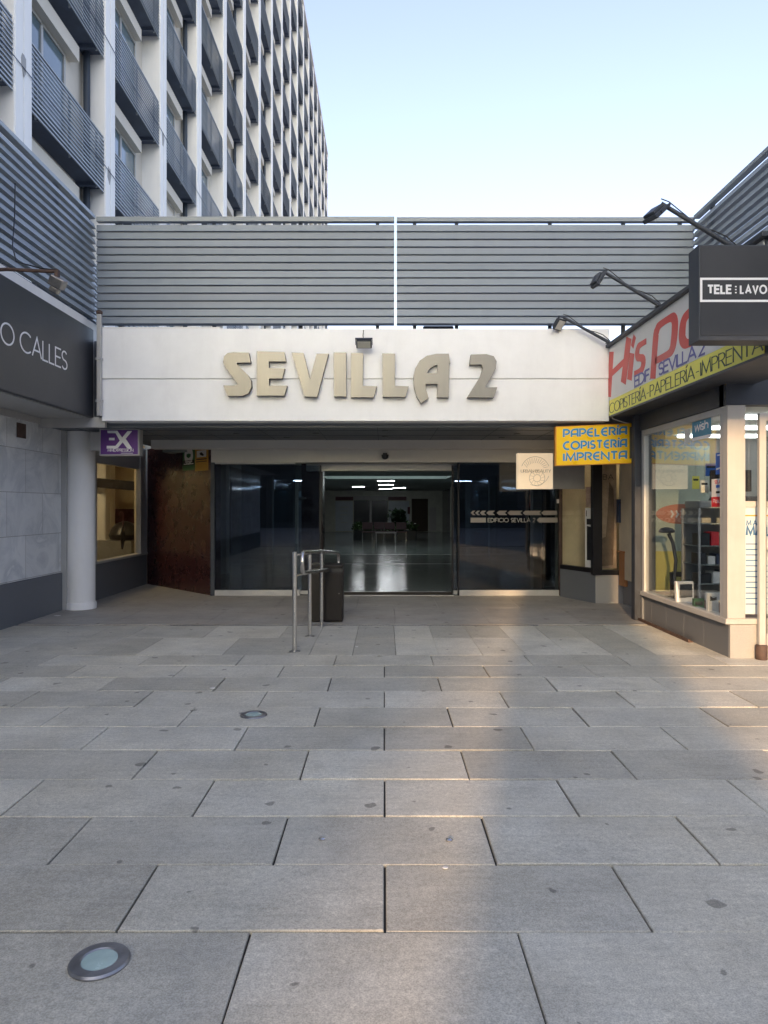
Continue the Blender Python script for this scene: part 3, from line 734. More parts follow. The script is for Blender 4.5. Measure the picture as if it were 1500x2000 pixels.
for nm, loops in LET.items():
    Yl = FY - .07
    w = [[(ax(400 + a / 2.5, Yl), az(620 + b_ / 2.5, Yl)) for a, b_ in lp] for lp in loops]
    cx = sum(p[0] for p in w[0]) / len(w[0]); bz = min(p[1] for p in w[0])
    o = curve_letter('metal_letter', [[(a - cx, b_ - bz) for a, b_ in lp] for lp in w], frame((0, 0, 0), (1, 0, 0), (0, 0, 1)), .085, M['letter'], M['letter_side'])
    o.location = (cx, FY - .035, bz)
    lab = {'L': 'brushed steel letter L under the small black floodlight on the white fascia', 'L2': 'brushed steel letter L beside the steel letter A on the white fascia', '2': 'brushed steel numeral 2 closing the name on the white fascia'}.get(nm, f'brushed steel letter {nm} on the white fascia')
    tag(o, lab, 'letter', 'steel letters of the building name')

def floodlight(name, c, aim, label, w=.2, h=.15, up=(0, 0, 1)):
    """small box floodlight at c looking along aim"""
    n = Vector(aim).normalized(); u = n.cross(Vector(up)).normalized(); v = u.cross(n)
    th = thing(name, label, 'floodlight', c, 'floodlights over the signs')
    fr = (Vector(c), u, v, n)
    MB().prism([(-w / 2, -h / 2), (w / 2, -h / 2), (w / 2, h / 2), (-w / 2, h / 2)], fr, -.03, .012).prism([(-w * .4, -h * .4), (w * .4, -h * .4), (w * .4, h * .4), (-w * .4, h * .4)], fr, -.06, -.03).build('housing', M['dark_steel'], th, bevel=.008)
    MB().prism([(-w * .42, -h * .40), (w * .42, -h * .40), (w * .42, h * .40), (-w * .42, h * .40)], fr, .0125, .016).build('lens', M['led'], th)
    br = MB()
    for s in (-1, 1): br.prism([(s * (w / 2 + .004), -h * .1), (s * (w / 2 + .012), -h * .1), (s * (w / 2 + .012), h * .62), (s * (w / 2 + .004), h * .62)], fr, -.02, .005)
    br.prism([(-w / 2 - .012, h * .62), (w / 2 + .012, h * .62), (w / 2 + .012, h * .67), (-w / 2 - .012, h * .67)], fr, -.02, .005).build('bracket', M['dark_steel'], th)
    return th
fl = floodlight('floodlight', (ax(711, 10.15), 10.12, az(673, 10.15)), (0, -.55, -.83), 'small black box floodlight fixed to the white fascia above the steel letters', .22, .15)
MB().box(ax(706, 10.2), ax(716, 10.2), 10.14, 10.302, az(668, 10.2), az(664, 10.2)).build('wall_arm', M['dark_steel'], fl)
MB().tube([(ax(710, 10.28), 10.29, az(644, 10.28)), (ax(709, 10.28), 10.285, az(655, 10.28)), (ax(710, 10.25), 10.2, az(664, 10.25))], .005, 6).build('cable', M['blackplastic'], fl)
# ------------------------------------------------------------------ building on the tower side: marble shop, black sign, column
LW = -5.0
lb = thing('corner_shop', 'shop clad in grey marble tiles with dark granite base under the black sign', 'shop', (LW, 6, 0))
MB().box(-5.5, LW, -3, 11.1, .585, 2.9).build('marble_wall', M['marble'], lb)
MB().box(-5.5, LW + .02, -3, 11.1, -.05, .58).build('granite_base', M['granite_dark'], lb, bevel=.004)
MB().box(-6.2, -4.27, -3, 10.3, 2.90, 4.31).build('upper_wall', M['white2'], lb)
MB().box(-6.2, -4.285, 10.3, 10.9, 2.90, 4.31).build('corner_wall', M['white2'], lb)
MB().box(-5.6, -4.29, -3, 10.36, 2.884, 2.90).build('soffit', M['alum_grey'], lb)
MB().box(-5.05, -4.96, -3, 10.36, 2.80, 2.884).box(-5.05, -4.04, 10.365, 10.45, 2.75, 2.90).build('beam', M['alum'], lb, bevel=.004)
MB().box(-22, -4.29, -3, 10.9, 4.312, 4.33).build('roof', M['under'], lb)
MB().box(LW + .002, LW + .012, 9.75, 9.99, 2.55, 2.75).build('wall_vent', M['rust'], lb)
m_ = MB()
m_.box(-5.06, -4.92, 11.105, 11.2, 0, 2.78).box(-5.06, -4.94, 11.42, 11.5, 0, 2.78)
m_.build('frame', M['alum_grey'], lb)
MB().box(-5.5, -5.03, 11.1, 12.25, .001, .60).build('lower_panel', M['granite_dark'], lb)
MB().box(-5.5, -5.05, 11.1, 12.25, .60, 2.79).build('shutter', M['dark_steel'], lb)

ls = thing('black_sign', 'long black shop sign with thin white lettering above the marble wall', 'sign', (-4.2, 6, 2.88))
MB().box(-4.266, -4.2, -3, 10.37, 2.885, 4.16).build('board', M['blackpaint'], ls, bevel=.012)
t_ = MB()
fr = frame((-4.198, 7.42, 3.43), (0, 1, 0), (0, 0, 1)); fr = (fr[0], Vector((0, 1, 0)), Vector((0, 0, 1)), Vector((1, 0, 0)))
h = .232
write(t_, 'IO', (Vector((-4.199, 7.80, 3.41)), *fr[1:]), h, weight=.085, gap=.2, width=.33, d=.004)
t_.build('short_lettering', M['whiteink'], ls); t_ = MB()
write(t_, 'CALLES', (Vector((-4.199, 8.27, 3.41)), *fr[1:]), h, weight=.085, gap=.15, width=1.22, d=.004)
t_.build('lettering', M['whiteink'], ls)

cp = thing('round_pillar', 'round white pillar under the end of the black sign', 'pillar', (-4.78, 11.3, 0))
MB().lathe([(.235, -.03), (.235, .09), (.226, .105), (.215, .106), (.215, 2.80)], (-4.78, 11.3, 0), 48).build('shaft', M['fin'], cp)
pp = thing('corner_pipe', 'white vertical pipe where the black sign meets the canopy fascia', 'pipe', (-4.07, 10.26, 2.8))
MB().box(-4.10, -4.04, 10.22, 10.285, 2.90, az(612, 10.2)).build('pipe_shaft', M['alum'], pp, bevel=.008)
MB().lathe([(.035, 0), (.045, .01), (.045, .04), (.02, .06)], (-4.07, 10.25, az(612, 10.2)), 16).build('cap', M['rust'], pp)
for z in (3.1, 3.7): MB().box(-4.115, -4.03, 10.21, 10.29, z, z + .03).build('clip', M['alum_grey'], pp)

# rusty lamp bracket over the black sign
la = thing('bracket_lamp', 'rusty pipe bracket with a corroded lamp head over the black sign', 'lamp', (-4.2, 7.5, 4.1))
MB().tube([(-4.3, 7.5, 4.07), (-3.95, 7.5, 4.085), (-3.42, 7.5, 4.06)], .019, 10).build('arm', M['rust'], la)
m_ = MB(); c = Vector((-3.40, 7.5, 3.99)); n = Vector((-.45, .25, -.85)).normalized(); u = Vector((0, 1, 0)); v = n.cross(u).normalized(); u = v.cross(n)
m_.prism([(-.05, -.08), (.05, -.08), (.05, .08), (-.05, .08)], (c, u, v, n), -.01, .10).prism([(-.035, -.05), (.035, -.05), (.035, .05), (-.035, .05)], (c, u, v, n), .1, .16)
m_.build('lamp_head', M['ringsteel'], la, bevel=.012)
MB().box(-3.44, -3.40, 7.475, 7.525, 3.98, 4.08).build('clamp', M['rust'], la)
MB().tube([(-4.22, 8.2, 5.3), (-4.2, 8.15, 4.9), (-4.12, 7.95, 4.5), (-3.9, 7.6, 4.2), (-3.6, 7.51, 4.10), (-3.45, 7.5, 4.08)], .007, 6).build('cable', M['blackplastic'], la)

# purple blade sign
ps = thing('purple_sign', 'purple box sign with white EX emblem beside the round pillar', 'sign', (-4.0, 10.95, 2.38))
X0, X1, Z0, Z1 = ax(194, 10.85), ax(272, 10.85), az(890, 10.85), az(837, 10.85)
MB().box(X0, X1, 10.85, 11.02, Z0, Z1).build('box', M['alum'], ps, bevel=.006)
MB().box(X0 + .022, X1 - .022, 10.846, 10.852, Z0 + .022, Z1 - .022).build('face_panel', M['purple'], ps)
MB().box(X0 - .16, X0, 10.88, 11.0, Z0 + .08, Z1 - .05).build('bracket', M['alum'], ps, bevel=.004)
fr = (Vector((X0, 10.846, Z0)), Vector((1, 0, 0)), Vector((0, 0, 1)), Vector((0, -1, 0)))
pxu = 10.85 / F
def pz(pts, x0, y0, s): return [((x / s + x0 - 194) * pxu, (890 - (y / s + y0)) * pxu) for x, y in pts]
s_ = 833 / 150
e_ = MB()
for k, pl in enumerate(([(220, 118), (330, 118), (385, 195), (360, 232), (310, 145), (225, 145)], [(240, 195), (300, 195), (300, 222), (240, 222)], [(215, 282), (310, 282), (345, 240), (440, 122), (490, 122), (330, 312), (215, 312)], [(395, 225), (420, 205), (492, 312), (440, 312), (385, 240)])):
    e_.prism(pz(pl, 170, 820, s_), fr, 0.0, .003 + .0006 * k)
write(e_, 'MMEXPRESSION', (Vector((X0 + .13, 10.846, Z0 + .062)), *fr[1:]), .042, weight=.16, gap=.12, width=.385, d=.003)
MB_ = MB().box(X0 + .33, X0 + .51, 10.842, 10.846, Z0 + .034, Z0 + .041)
e_.merge(MB_).build('emblem', M['whiteink'], ps)

# shop behind the pillar, lit inside
ms = thing('lit_shop', 'small lit shop window with cream interior behind the purple sign', 'shop', (-4.95, 13.4, 0))
MB().box(-5.3, -4.93, 12.25, 14.9, -.03, .62).build('granite_base', M['granite_dark'], ms, bevel=.004)
MB().box(-5.06, -4.90, 12.25, 14.9, .62, .66).build('sill', M['alum'], ms)
MB().box(-5.02, -4.94, 12.25, 12.34, .66, 2.8).box(-5.02, -4.92, 14.5, 14.62, .66, 2.8).box(-5.02, -4.94, 12.34, 14.5, 2.36, 2.8).box(-5.02, -4.93, 14.62, 14.9, .66, 2.8).build('frame', M['alum_grey'], ms)
MB().box(-4.985, -4.98, 12.34, 14.5, .66, 2.36).build('pane', M['clear'], ms)
MB().box(-9.5, -4.96, 17.2, 17.3, 0, 2.9).build('interior_wall', M['interior'], ms)
MB().box(-9.5, -5.0, 11.8, 17.3, 2.87, 2.95).build('interior_ceiling', M['interior'], ms)
MB().box(-9.5, -9.4, 11.8, 17.2, 0, 2.87).box(-9.5, -5.1, 11.72, 11.8, 0, 2.87).box(-5.2, -4.98, 14.92, 17.2, 0, 2.87).build('side_wall', M['interior'], ms)
MB().box(-9.5, -5.0, 11.8, 17.3, -.02, .02).build('interior_floor', M['greybox'], ms)
MB().box(-9.4, -5.22, 17.18, 17.2, 1.2, 1.55).box(-9.4, -6.6, 17.17, 17.2, .92, 1.04).build('wall_stripe', M['maroon'], ms)
MB().hexa([(-7.4, 15.9, 2.12), (-5.3, 15.9, 1.94), (-5.3, 16.0, 1.94), (-7.4, 16.0, 2.12)], [(-7.4, 15.9, 2.34), (-5.3, 15.9, 2.14), (-5.3, 16.0, 2.14), (-7.4, 16.0, 2.34)]).build('dark_beam', M['blackframe'], ms)
MB().box(-8, -5.6, 14.2, 14.6, 2.84, 2.868).build('ceiling_lamp', M['shopwarm'], ms)
MB().box(-7.8, -5.5, 15.6, 16.4, 0, .86).build('counter', M['greybox'], ms)
m_ = MB()
m_.lathe([(.12, 0), (.30, .02), (.34, .12), (.27, .28), (.16, .38), (.05, .42), (.01, .425)], (-5.75, 15.9, .862), 20)
tag(m_.build('dark_bag', M['blackplastic'], None, at=(-5.55, 15.3, .75)), 'dark bag or coat heaped beside the umbrellas in the lit shop', 'bag')
for dx, h0, l in ((0, 1.52, 'dark hook handled umbrella in the lit shop, nearer the round pillar'), (.30, 1.56, 'dark hook handled umbrella in the lit shop, nearer the burgundy wall')):
    x, y = -5.55 + dx, 15.2 + dx * .2
    t = thing('umbrella', l, 'umbrella', (x, y, .7), 'umbrellas in the lit shop')
    MB().tube([(x, y, .70), (x + .01, y, 1.0), (x + .015, y, 1.18)], [.02, .06, .012], 10).build('canopy', M['blackplastic'], t)
    MB().tube([(x + .015, y, 1.16), (x + .015, y, h0 - .07)] + [(x + .015 - .04 + .04 * math.cos(a), y, h0 - .07 + .05 * math.sin(a)) for a in (.5, 1.1, 1.6, 2.2, 2.8, 3.4)], .012, 8).build('handle', M['maroon'], t)

# burgundy marble wall
A_, B_ = (-4.92, 14.9), (ax(412, 12.95), 12.95)
bw = thing('burgundy_wall', 'dark polished burgundy marble wall beside the glass entrance', 'wall', (-4, 13.9, 0))
MB().wall(B_, A_, -.02, 2.80, -.2).build('marble_face', M['burgundy'], bw)
d = (Vector(B_) - Vector(A_)).normalized()
crk = MB(); U = Vector((d.x, d.y, 0)); Nn = Vector((d.y, -d.x, 0))
if Nn.y > 0: Nn = -Nn
fw = (Vector((B_[0], B_[1], 0)) + Nn * .0005, U, Vector((0, 0, 1)), U.cross(Vector((0, 0, 1))))
fw = (fw[0], U, Vector((0, 0, 1)), Nn)
ribbon(crk, [(-.62, .80), (-.5, .78), (-.40, .72), (-.30, .70), (-.2, .70), (-.1, .685), (-.03, .69)], lambda a, b: .006, fw, .001)
ribbon(crk, [(-.34, .66), (-.26, .64), (-.16, .63), (-.05, .645)], lambda a, b: .003, fw, .001)
crk.build('crack_line', mat('crack_filler', (.16, .12, .11), .8), bw)
MB().box(B_[0] + .002, B_[0] + .075, 12.9, 13.0, 0, 2.4).build('steel_edge', M['dark_steel'], bw)
def on_wall(px, py):
    s = (px - CX) / F; t = (s * A_[1] - A_[0]) / ((B_[0] - A_[0]) - s * (B_[1] - A_[1]))
    Y = A_[1] + t * (B_[1] - A_[1]); L0 = math.hypot(B_[0] - A_[0], B_[1] - A_[1])
    return (-(1 - t) * L0, EYE + (HZ - py) / F * Y)
def plate(name, label, px0, px1, py0, py1, m, deco):
    a, z1 = on_wall(px0, py0); b_, z0 = on_wall(px1, py1)
    o = fw[0] + U * ((a + b_) / 2) + Vector((0, 0, z0))
    t = thing(name, label, 'notice', tuple(o), 'notices on the burgundy wall'); w = b_ - a; h_ = z1 - z0
    f2 = (fw[0] + U * a + Vector((0, 0, z0)), U, fw[2], Nn)
    MB().prism([(0, 0), (w, 0), (w, h_), (0, h_)], f2, 0, .006).build('plate', m, t)
    deco(t, f2, w, h_)
def deco1(t, f, w, h_):
    MB().prism([(w * .5 + w * .36 * math.cos(a * .4), h_ * .73 + w * .36 * math.sin(a * .4)) for a in range(16)], f, .0062, .007).build('disc', M['whiteink'], t)
    MB().prism([(w * .32, h_ * .8), (w * .5, h_ * .84), (w * .68, h_ * .8), (w * .66, h_ * .68), (w * .5, h_ * .6), (w * .34, h_ * .68)], f, .0072, .008).build('shield', M['green'], t)
    MB().prism([(w * .04, h_ * .25), (w * .96, h_ * .25), (w * .96, h_ * .5), (w * .04, h_ * .5)], f, .0062, .007).build('dark_band', M['blackframe'], t)
    MB().prism([(w * .2, h_ * .41), (w * .8, h_ * .41), (w * .8, h_ * .45), (w * .2, h_ * .45)], f, .0072, .008).build('text_line', M['whiteink'], t); MB().prism([(w * .1, h_ * .29), (w * .9, h_ * .29), (w * .9, h_ * .34), (w * .1, h_ * .34)], f, .0072, .008).build('text_line', M['whiteink'], t)
def deco2(t, f, w, h_):
    MB().prism([(w * .14, h_ * .62), (w * .86, h_ * .62), (w * .86, h_ * .92), (w * .14, h_ * .92)], f, .0062, .007).build('white_field', M['whiteink'], t)
    MB().prism([(w * .36, h_ * .8), (w * .5, h_ * .85), (w * .7, h_ * .72), (w * .62, h_ * .66), (w * .42, h_ * .72)], f, .0072, .008).build('camera_mark', M['blackframe'], t)
    MB().prism([(w * .1, h_ * .5), (w * .9, h_ * .5), (w * .9, h_ * .55), (w * .1, h_ * .55)], f, .0062, .007).build('text_line', M['brownmat'], t); MB().prism([(w * .1, h_ * .40), (w * .9, h_ * .40), (w * .9, h_ * .44), (w * .1, h_ * .44)], f, .0062, .007).build('text_line', M['brownmat'], t)
plate('green_notice', 'green protected building notice with a shield on the burgundy wall', 357.5, 381, 881, 917.5, M['green'], deco1)
plate('orange_notice', 'orange camera surveillance notice beside the green notice on the burgundy wall', 381.5, 407, 878, 918.5, M['orange'], deco2)

# ------------------------------------------------------------------ glass entrance
DY = 12.95
ge = thing('glass_entrance', 'dark tinted glass entrance with open sliding doors under the canopy', 'entrance', (0, DY, 0))
def panel(x0, x1, y, name, zlo=.10, zhi=2.40):
    g_ = MB().box(x0, x1, y, y + .01, zlo, zhi).build(name, M['tint'], ge); return g_
gl0, gl1 = ax(417, DY), -1.60; gr0, gr1 = ax(897, DY), ax(1091, DY)
MB().box(gl0, gl1 + .08, DY - .03, DY + .05, -.01, .10).build('floor_rail', M['alum'], ge, bevel=.004)
MB().box(gr0, gr1, DY - .03, DY + .05, -.01, .10).build('floor_rail', M['alum'], ge, bevel=.004)
MB().box(gl0, gl1, DY - .01, DY + .03, 2.372, 2.399).build('head_rail', M['alum_grey'], ge)
panel(gl0, gl1 - .005, DY, 'fixed_panel'); panel(gr0, gr1, DY, 'fixed_panel')
for s, x0, x1 in ((0, -2.6, -1.16), (1, 1.25, 2.6)):
    d_ = panel(x0, x1, DY + .12, 'sliding_door', .06, 2.36)
    e = x1 if s == 0 else x0
    MB().box(e - .016, e + .016, DY + .10, DY + .15, .02, 2.36).build('edge_stile', M['blackframe'], d_)
    MB().box(x0, x1, DY + .10, DY + .15, .012, .075).build('bottom_rail', M['alum'], d_)
MB().box(gr0 - .03, gr0, DY - .02, DY + .06, 0, 2.40).build('post', M['blackframe'], ge)
MB().box(gr1, gr1 + .06, DY - .04, DY + .06, 0, 2.72).build('post', M['rust'], ge)
MB().box(-1.2, 1.25, DY - .03, DY + .42, -.02, .012).build('door_mat', M['brownmat'], ge)
MB().box(-1.2, 1.25, DY - .09, DY - .03, -.02, .014).box(-1.2, 1.25, DY + .42, DY + .48, -.02, .016).build('threshold', M['alum'], ge)
MB().box(ax(598, 13.25), 1.4, 13.25, 13.6, 2.27, 2.395).build('door_motor', M['alum_grey'], ge)
cm = thing('dome_camera', 'small black dome camera on the beige beam over the doors', 'camera', (ax(752, 12.86), 12.8, 2.5))
MB().lathe([(.004, -.085), (.035, -.078), (.058, -.05), (.066, -.01), (.066, .0)], (ax(752, 12.78), 12.78, az(888, 12.78)), 24).build('dome', M['blackplastic'], cm)
MB().box(ax(752, 12.78) - .04, ax(752, 12.78) + .04, 12.74, 12.862, az(888, 12.78), az(888, 12.78) + .03).build('mount', M['blackplastic'], cm)
# arrow band and name on the fixed panel
fd = (Vector((0, DY - .002, 0)), Vector((1, 0, 0)), Vector((0, 0, 1)), Vector((0, -1, 0)))
st = MB(); tz = mat('sticker_grey', (.26, .24, .22), .6)
def chev(x0, x1, y0, y1, point=True, notch=True):
    a, b_, c, d_ = ax(x0, DY), ax(x1, DY), az(y1, DY), az(y0, DY); h_ = d_ - c; k = h_ * .55
    pts = [(a + (k if point else 0), c), (b_ + (k if notch else 0), c), (b_, (c + d_) / 2), (b_ + (k if notch else 0), d_), (a + (k if point else 0), d_), (a, (c + d_) / 2)]
    st.prism(pts if (point and notch) else [q for i, q in enumerate(pts) if (i != 5 or point) and (i != 2 or notch)], fd, 0, .0015)
for x0, x1 in ((919, 924), (928, 933), (937, 945), (950, 962), (970, 986), (991, 1016), (1021, 1053)): chev(x0, x1, 997.5, 1006)
chev(1057, 1088, 997.5, 1006, True, False)
chev(1048, 1089, 1011, 1020.5, True, False)
chev(919, 949, 1011, 1020.5, False, False)
stp = st.build('arrow_band', tz, ge)
tx = MB(); write(tx, 'EDIFICIO SEVILLA 2', (Vector((ax(953, DY), DY - .002, az(1019.5, DY))), *fd[1:]), .068, weight=.17, gap=.2, space=.5, width=ax(1045, DY) - ax(953, DY), d=.0015)
tx.build('name_lettering', mat('name_grey', (.33, .32, .30), .6), ge)
# bits on the fixed panel
MB().box(ax(1087, DY), ax(1092, DY), DY - .03, DY - .004, az(983, DY), az(975, DY)).build('door_sensor', M['paper'], ge)

# ------------------------------------------------------------------ the hall seen through the doors
hl = thing('shopping_hall', 'dim shopping hall with polished floor behind the glass entrance', 'hall', (0, 30, 0))
MB().box(-3.1, 3.2, 13.0, 14.4, -.04, .005).box(-4.2, 4.4, 14.4, 48, -.04, .005).build('floor', M['hallfloor'], hl)
MB().box(-4.2, 4.4, 13.6, 24.2, 2.64, 2.75).box(-4.2, -2.1, 24.2, 26.6, 2.64, 2.75).box(2.3, 4.4, 24.2, 26.6, 2.64, 2.75).box(-4.2, 4.4, 26.6, 48, 2.64, 2.75).build('ceiling', M['hallceil'], hl)
MB().box(-2.15, 2.35, 24.15, 26.65, 2.86, 2.9).build('skylight', M['skylight'], hl)
MB().box(-2.2, 2.4, 24.1, 24.14, 2.751, 2.87).box(-2.2, 2.4, 26.66, 26.7, 2.751, 2.87).build('skylight_curb', M['hallwall'], hl)
MB().box(-4.3, -3.95, 14.35, 46, 0, 2.64).box(3.75, 4.4, 13.3, 46, 0, 2.64).build('side_wall', M['halldark'], hl)
MB().box(-4.2, 4.4, 46, 46.2, 0, 2.64).build('end_wall', M['hallwall'], hl)
MB().box(-3.125, -3.08, 13.02, 13.1, 0, 2.8).build('front_wall', M['halldark'], hl)
for x in (-3.88, 3.68):
    for y in (17, 24, 31, 38): MB().box(x - .06 if x < 0 else x - .14, x + .14 if x < 0 else x + .06, y, y + .35, .005, 2.64).build('wall_pillar', M['hallwall'], hl)
    for y in (18.5, 25.5, 32.5):
        sx = x - .05 if x < 0 else x + .05
        MB().box(sx - .01, sx + .01, y, y + 4.2, .4, 2.3).build('shop_window', M['winglass'], hl)
MB().box(-1.75, -1.30, 15.2, 15.7, .005, 2.64).build('column', M['burgundy'], hl)
for y in (20.0, 24.0): MB().box(-3.9, 3.7, y, y + .10, .0055, .008).build('floor_strip', M['lightstrip'], hl)
lights = [(755, 919, 43), (754, 939.5, 32), (754, 947, 28), (753, 955, 24), (780, 953, 24), (636, 958, 18), (650, 963.5, 16), (646, 966, 20), (868, 959, 22), (852, 963, 18), (890, 953.5, 24), (846, 966, 18), (590, 939, 34), (604, 947, 28), (700, 951, 22), (905, 940, 32), (760, 961, 18)]
for px, py, w in lights:
    Y = F * 1.03 / (HZ - py); X = ax(px, Y); hw = w / 2 / F * Y
    if abs(X) < 3.6: MB().box(X - hw, X + hw, Y - .04, Y + .04, 2.628, 2.642).build('ceiling_light', M['tube'], hl)
def endp(x0, x1, y0, y1, m, name, t=.03):
    a = MB().box(ax(x0, 45.9), ax(x1, 45.9), 46 - t, 45.998, max(.01, az(y1, 45.9)), az(y0, 45.9)); return a.build(name, M[m], hl)
endp(655, 690, 970, 977.5, 'maroon', 'red_fascia'); endp(758, 794, 970, 977.5, 'maroon', 'red_fascia'); endp(655, 689, 979, 1037, 'poster', 'white_panel')
endp(691, 722, 977, 1040, 'halldark', 'dark_door'); endp(726, 757, 977, 1040, 'halldark', 'dark_door'); endp(722, 726, 977, 1040, 'alum_grey', 'door_post')
endp(691, 757, 969, 976, 'alum_grey', 'door_header'); endp(759, 799, 979, 1030, 'poster', 'white_panel'); endp(804, 836, 974, 1038, 'brownmat', 'brown_door'); endp(839, 852, 991, 1037, 'alum', 'white_door')
wl_ = endp(796, 801, 990, 1004, 'maroon', 'wall_hanging', .06)
tl = MB()
for i, (a, b_) in enumerate(((665, 680), (664, 679), (664, 678), (662, 670), (665, 678))): tl.box(ax(a, 45.9), ax(b_, 45.9), 45.962, 45.968, az(991 + i * 7.5, 45.9), az(990 + i * 7.5, 45.9))
tl.build('text_line', M['hallwall'], hl)

pt = thing('planter', 'low dark planter with green plants in the middle of the hall', 'planter', (0, 34.5, 0))
MB().box(-1.45, 1.55, 33.9, 35.3, .005, .47).build('box', M['halldark'], pt, bevel=.02)
lf = MB()
def leaf(mb, c, r):
    a = Vector((random.gauss(0, 1), random.gauss(0, 1), random.gauss(0, .6) + .5)).normalized(); b_ = a.cross(Vector((random.random(), random.random(), 1))).normalized() * r * .45
    c = Vector(c); mb.add([tuple(c), tuple(c + a * r * .5 + b_), tuple(c + a * r), tuple(c + a * r * .5 - b_)], [(0, 1, 2, 3)])
for _ in range(900):
    x = random.uniform(-1.45, 1.55); y = random.uniform(33.85, 35.3)
    leaf(lf, (x, y, .45 + abs(random.gauss(0, .10)) + .12 * math.exp(-((abs(x) - 1.2) / .3) ** 2)), .16)
lf.build('foliage', M['leaf'], pt)
pl_ = thing('tall_plant', 'tall leafy plant rising from the planter in the hall', 'plant', (.66, 34.8, .45))
MB().tube([(.66, 34.8, .4), (.64, 34.8, .9), (.7, 34.8, 1.35)], [.03, .02, .01], 6).build('stem', M['rust'], pl_)
lf = MB()
for _ in range(240): leaf(lf, (.66 + random.gauss(0, .2), 34.8 + random.gauss(0, .2), random.uniform(.7, 1.38)), .22)
lf.build('foliage', M['leafdark'], pl_)
def chair(x, y, label):
    t = thing('hall_chair', label, 'chair', (x, y, 0), 'dark red chairs in the hall')
    MB().box(x - .25, x + .25, y - .25, y + .2, .42, .47).build('seat', M['chairred'], t, bevel=.015)
    MB().hexa([(x - .24, y + .17, .55), (x + .24, y + .17, .55), (x + .24, y + .2, .55), (x - .24, y + .2, .55)], [(x - .24, y + .25, .88), (x + .24, y + .25, .88), (x + .24, y + .28, .88), (x - .24, y + .28, .88)]).build('backrest', M['chairred'], t, bevel=.012)
    for a in (-.22, .22):
        for b_ in (-.2, .18): MB().tube([(x + a, y + b_, .005), (x + a, y + b_, .43 if b_ < 0 else .6)], .013, 6).build('leg', M['steel'], t)
    return t
hc = [(717.6, 'beside the planter end near the white poster panel'), (740, 'second from the end near the white poster panel'), (761, 'third from the end near the white poster panel'), (784, 'in front of the tall plant')]
for i, (px, l) in enumerate(hc):
    X = ax(px, 33.2)
    if i == 0: c0 = chair(X, 33.2, 'dark red hall chair ' + l); x00 = X
    else:
        c = copy_tree(c0); c.location.x += X - x00; c['label'] = 'dark red hall chair ' + l
lt = thing('low_table', 'low grey table in front of the dark red hall chairs', 'table', (.1, 32.2, 0))
MB().box(ax(733, 32.2), ax(774, 32.2), 31.9, 32.4, .42, .46).build('table_top', M['greybox'], lt, bevel=.006)
for X in (ax(733.5, 32.2) + .03, ax(773.5, 32.2) - .03):
    for y in (31.94, 32.36): MB().box(X - .02, X + .02, y - .02, y + .02, .005, .42).build('leg', M['greybox'], lt)

# ------------------------------------------------------------------ handrail and bin
hr = thing('handrail', 'stainless steel looped handrail on three posts in front of the entrance', 'handrail', (-.9, 9, 0))
def up_post(x, y, z1, r=.024):
    p_ = MB().tube([(x, y, .004), (x, y, z1)], r, 16).build('post', M['steel'], hr)
    MB().lathe([(.062, -.002), (.062, .007), (.03, .009)], (x, y, 0), 24).build('base_plate', M['ringsteel'], p_)
up_post(-.99, 7.94, 1.10, .026); up_post(-.917, 8.86, 1.01); up_post(-.84, 9.66, .97)
lx = lambda y: -.99 + .062 + (y - 7.94) * .088
top = []
A0, A1 = 8.05, 10.75
def zt_(y): return 1.085 - (y - A0) * .067 + .02 * math.sin((y - A0) / (A1 - A0) * math.pi)
def zb_(y): return .855 - (y - A0) * .064
loop = [(lx(y), y, zt_(y)) for y in [A0 + .1 + (A1 - A0 - .2) * i / 10 for i in range(11)]]
zc, zr = (zt_(A1) + zb_(A1)) / 2, (zt_(A1) - zb_(A1)) / 2
loop += [(lx(A1), A1 - .1 + .1 * math.sin(a) , zc + zr * math.cos(a) * (1 if abs(math.cos(a)) > .5 else 1)) for a in (.5, 1.0, 1.57, 2.14, 2.64)]
loop += [(lx(y), y, zb_(y)) for y in [A1 - .1 - (A1 - A0 - .2) * i / 10 for i in range(11)]]
zc, zr = (zt_(A0) + zb_(A0)) / 2, (zt_(A0) - zb_(A0)) / 2
loop += [(lx(A0), A0 + .1 - .1 * math.sin(a), zc - zr * math.cos(a)) for a in (.5, 1.0, 1.57, 2.14, 2.64)]
MB().tube(loop, .024, 14, closed=True).build('rail_loop', M['steel'], hr)
for x, y in ((-.99, 7.94), (-.917, 8.86), (-.84, 9.66)):
    yy = max(y, A0 + .12)
    for zf in (zt_, zb_): MB().tube([(x, y, zf(yy) - .015), (lx(yy), yy, zf(yy) - .005)], .011, 8).build('bracket', M['steel'], hr)

bn = thing('waste_bin', 'dark bronze rectangular waste bin behind the handrail', 'bin', (-.8, 10.1, 0))
bx0, bx1, by = ax(606, 9.92), ax(669, 9.92), 9.92
MB().box(bx0, bx1, by, by + .34, .012, .70).build('body', M['bin'], bn, bevel=.008)
MB().box(bx0 + .2, bx1 - .012, by - .008, by, .03, .685).build('door_panel', M['bin'], bn, bevel=.003)
MB().box(bx0 + .005, bx1 - .005, by + .02, by + .32, .70, .76).build('opening', M['blackplastic'], bn)
MB().box(bx0 - .008, bx1 + .008, by - .008, by + .348, .76, .80).build('lid', M['bin'], bn, bevel=.012)
MB().lathe([(.012, 0), (.012, .008)], (bx1 - .05, by - .016, .4), 12).build('lock', M['steel'], bn)
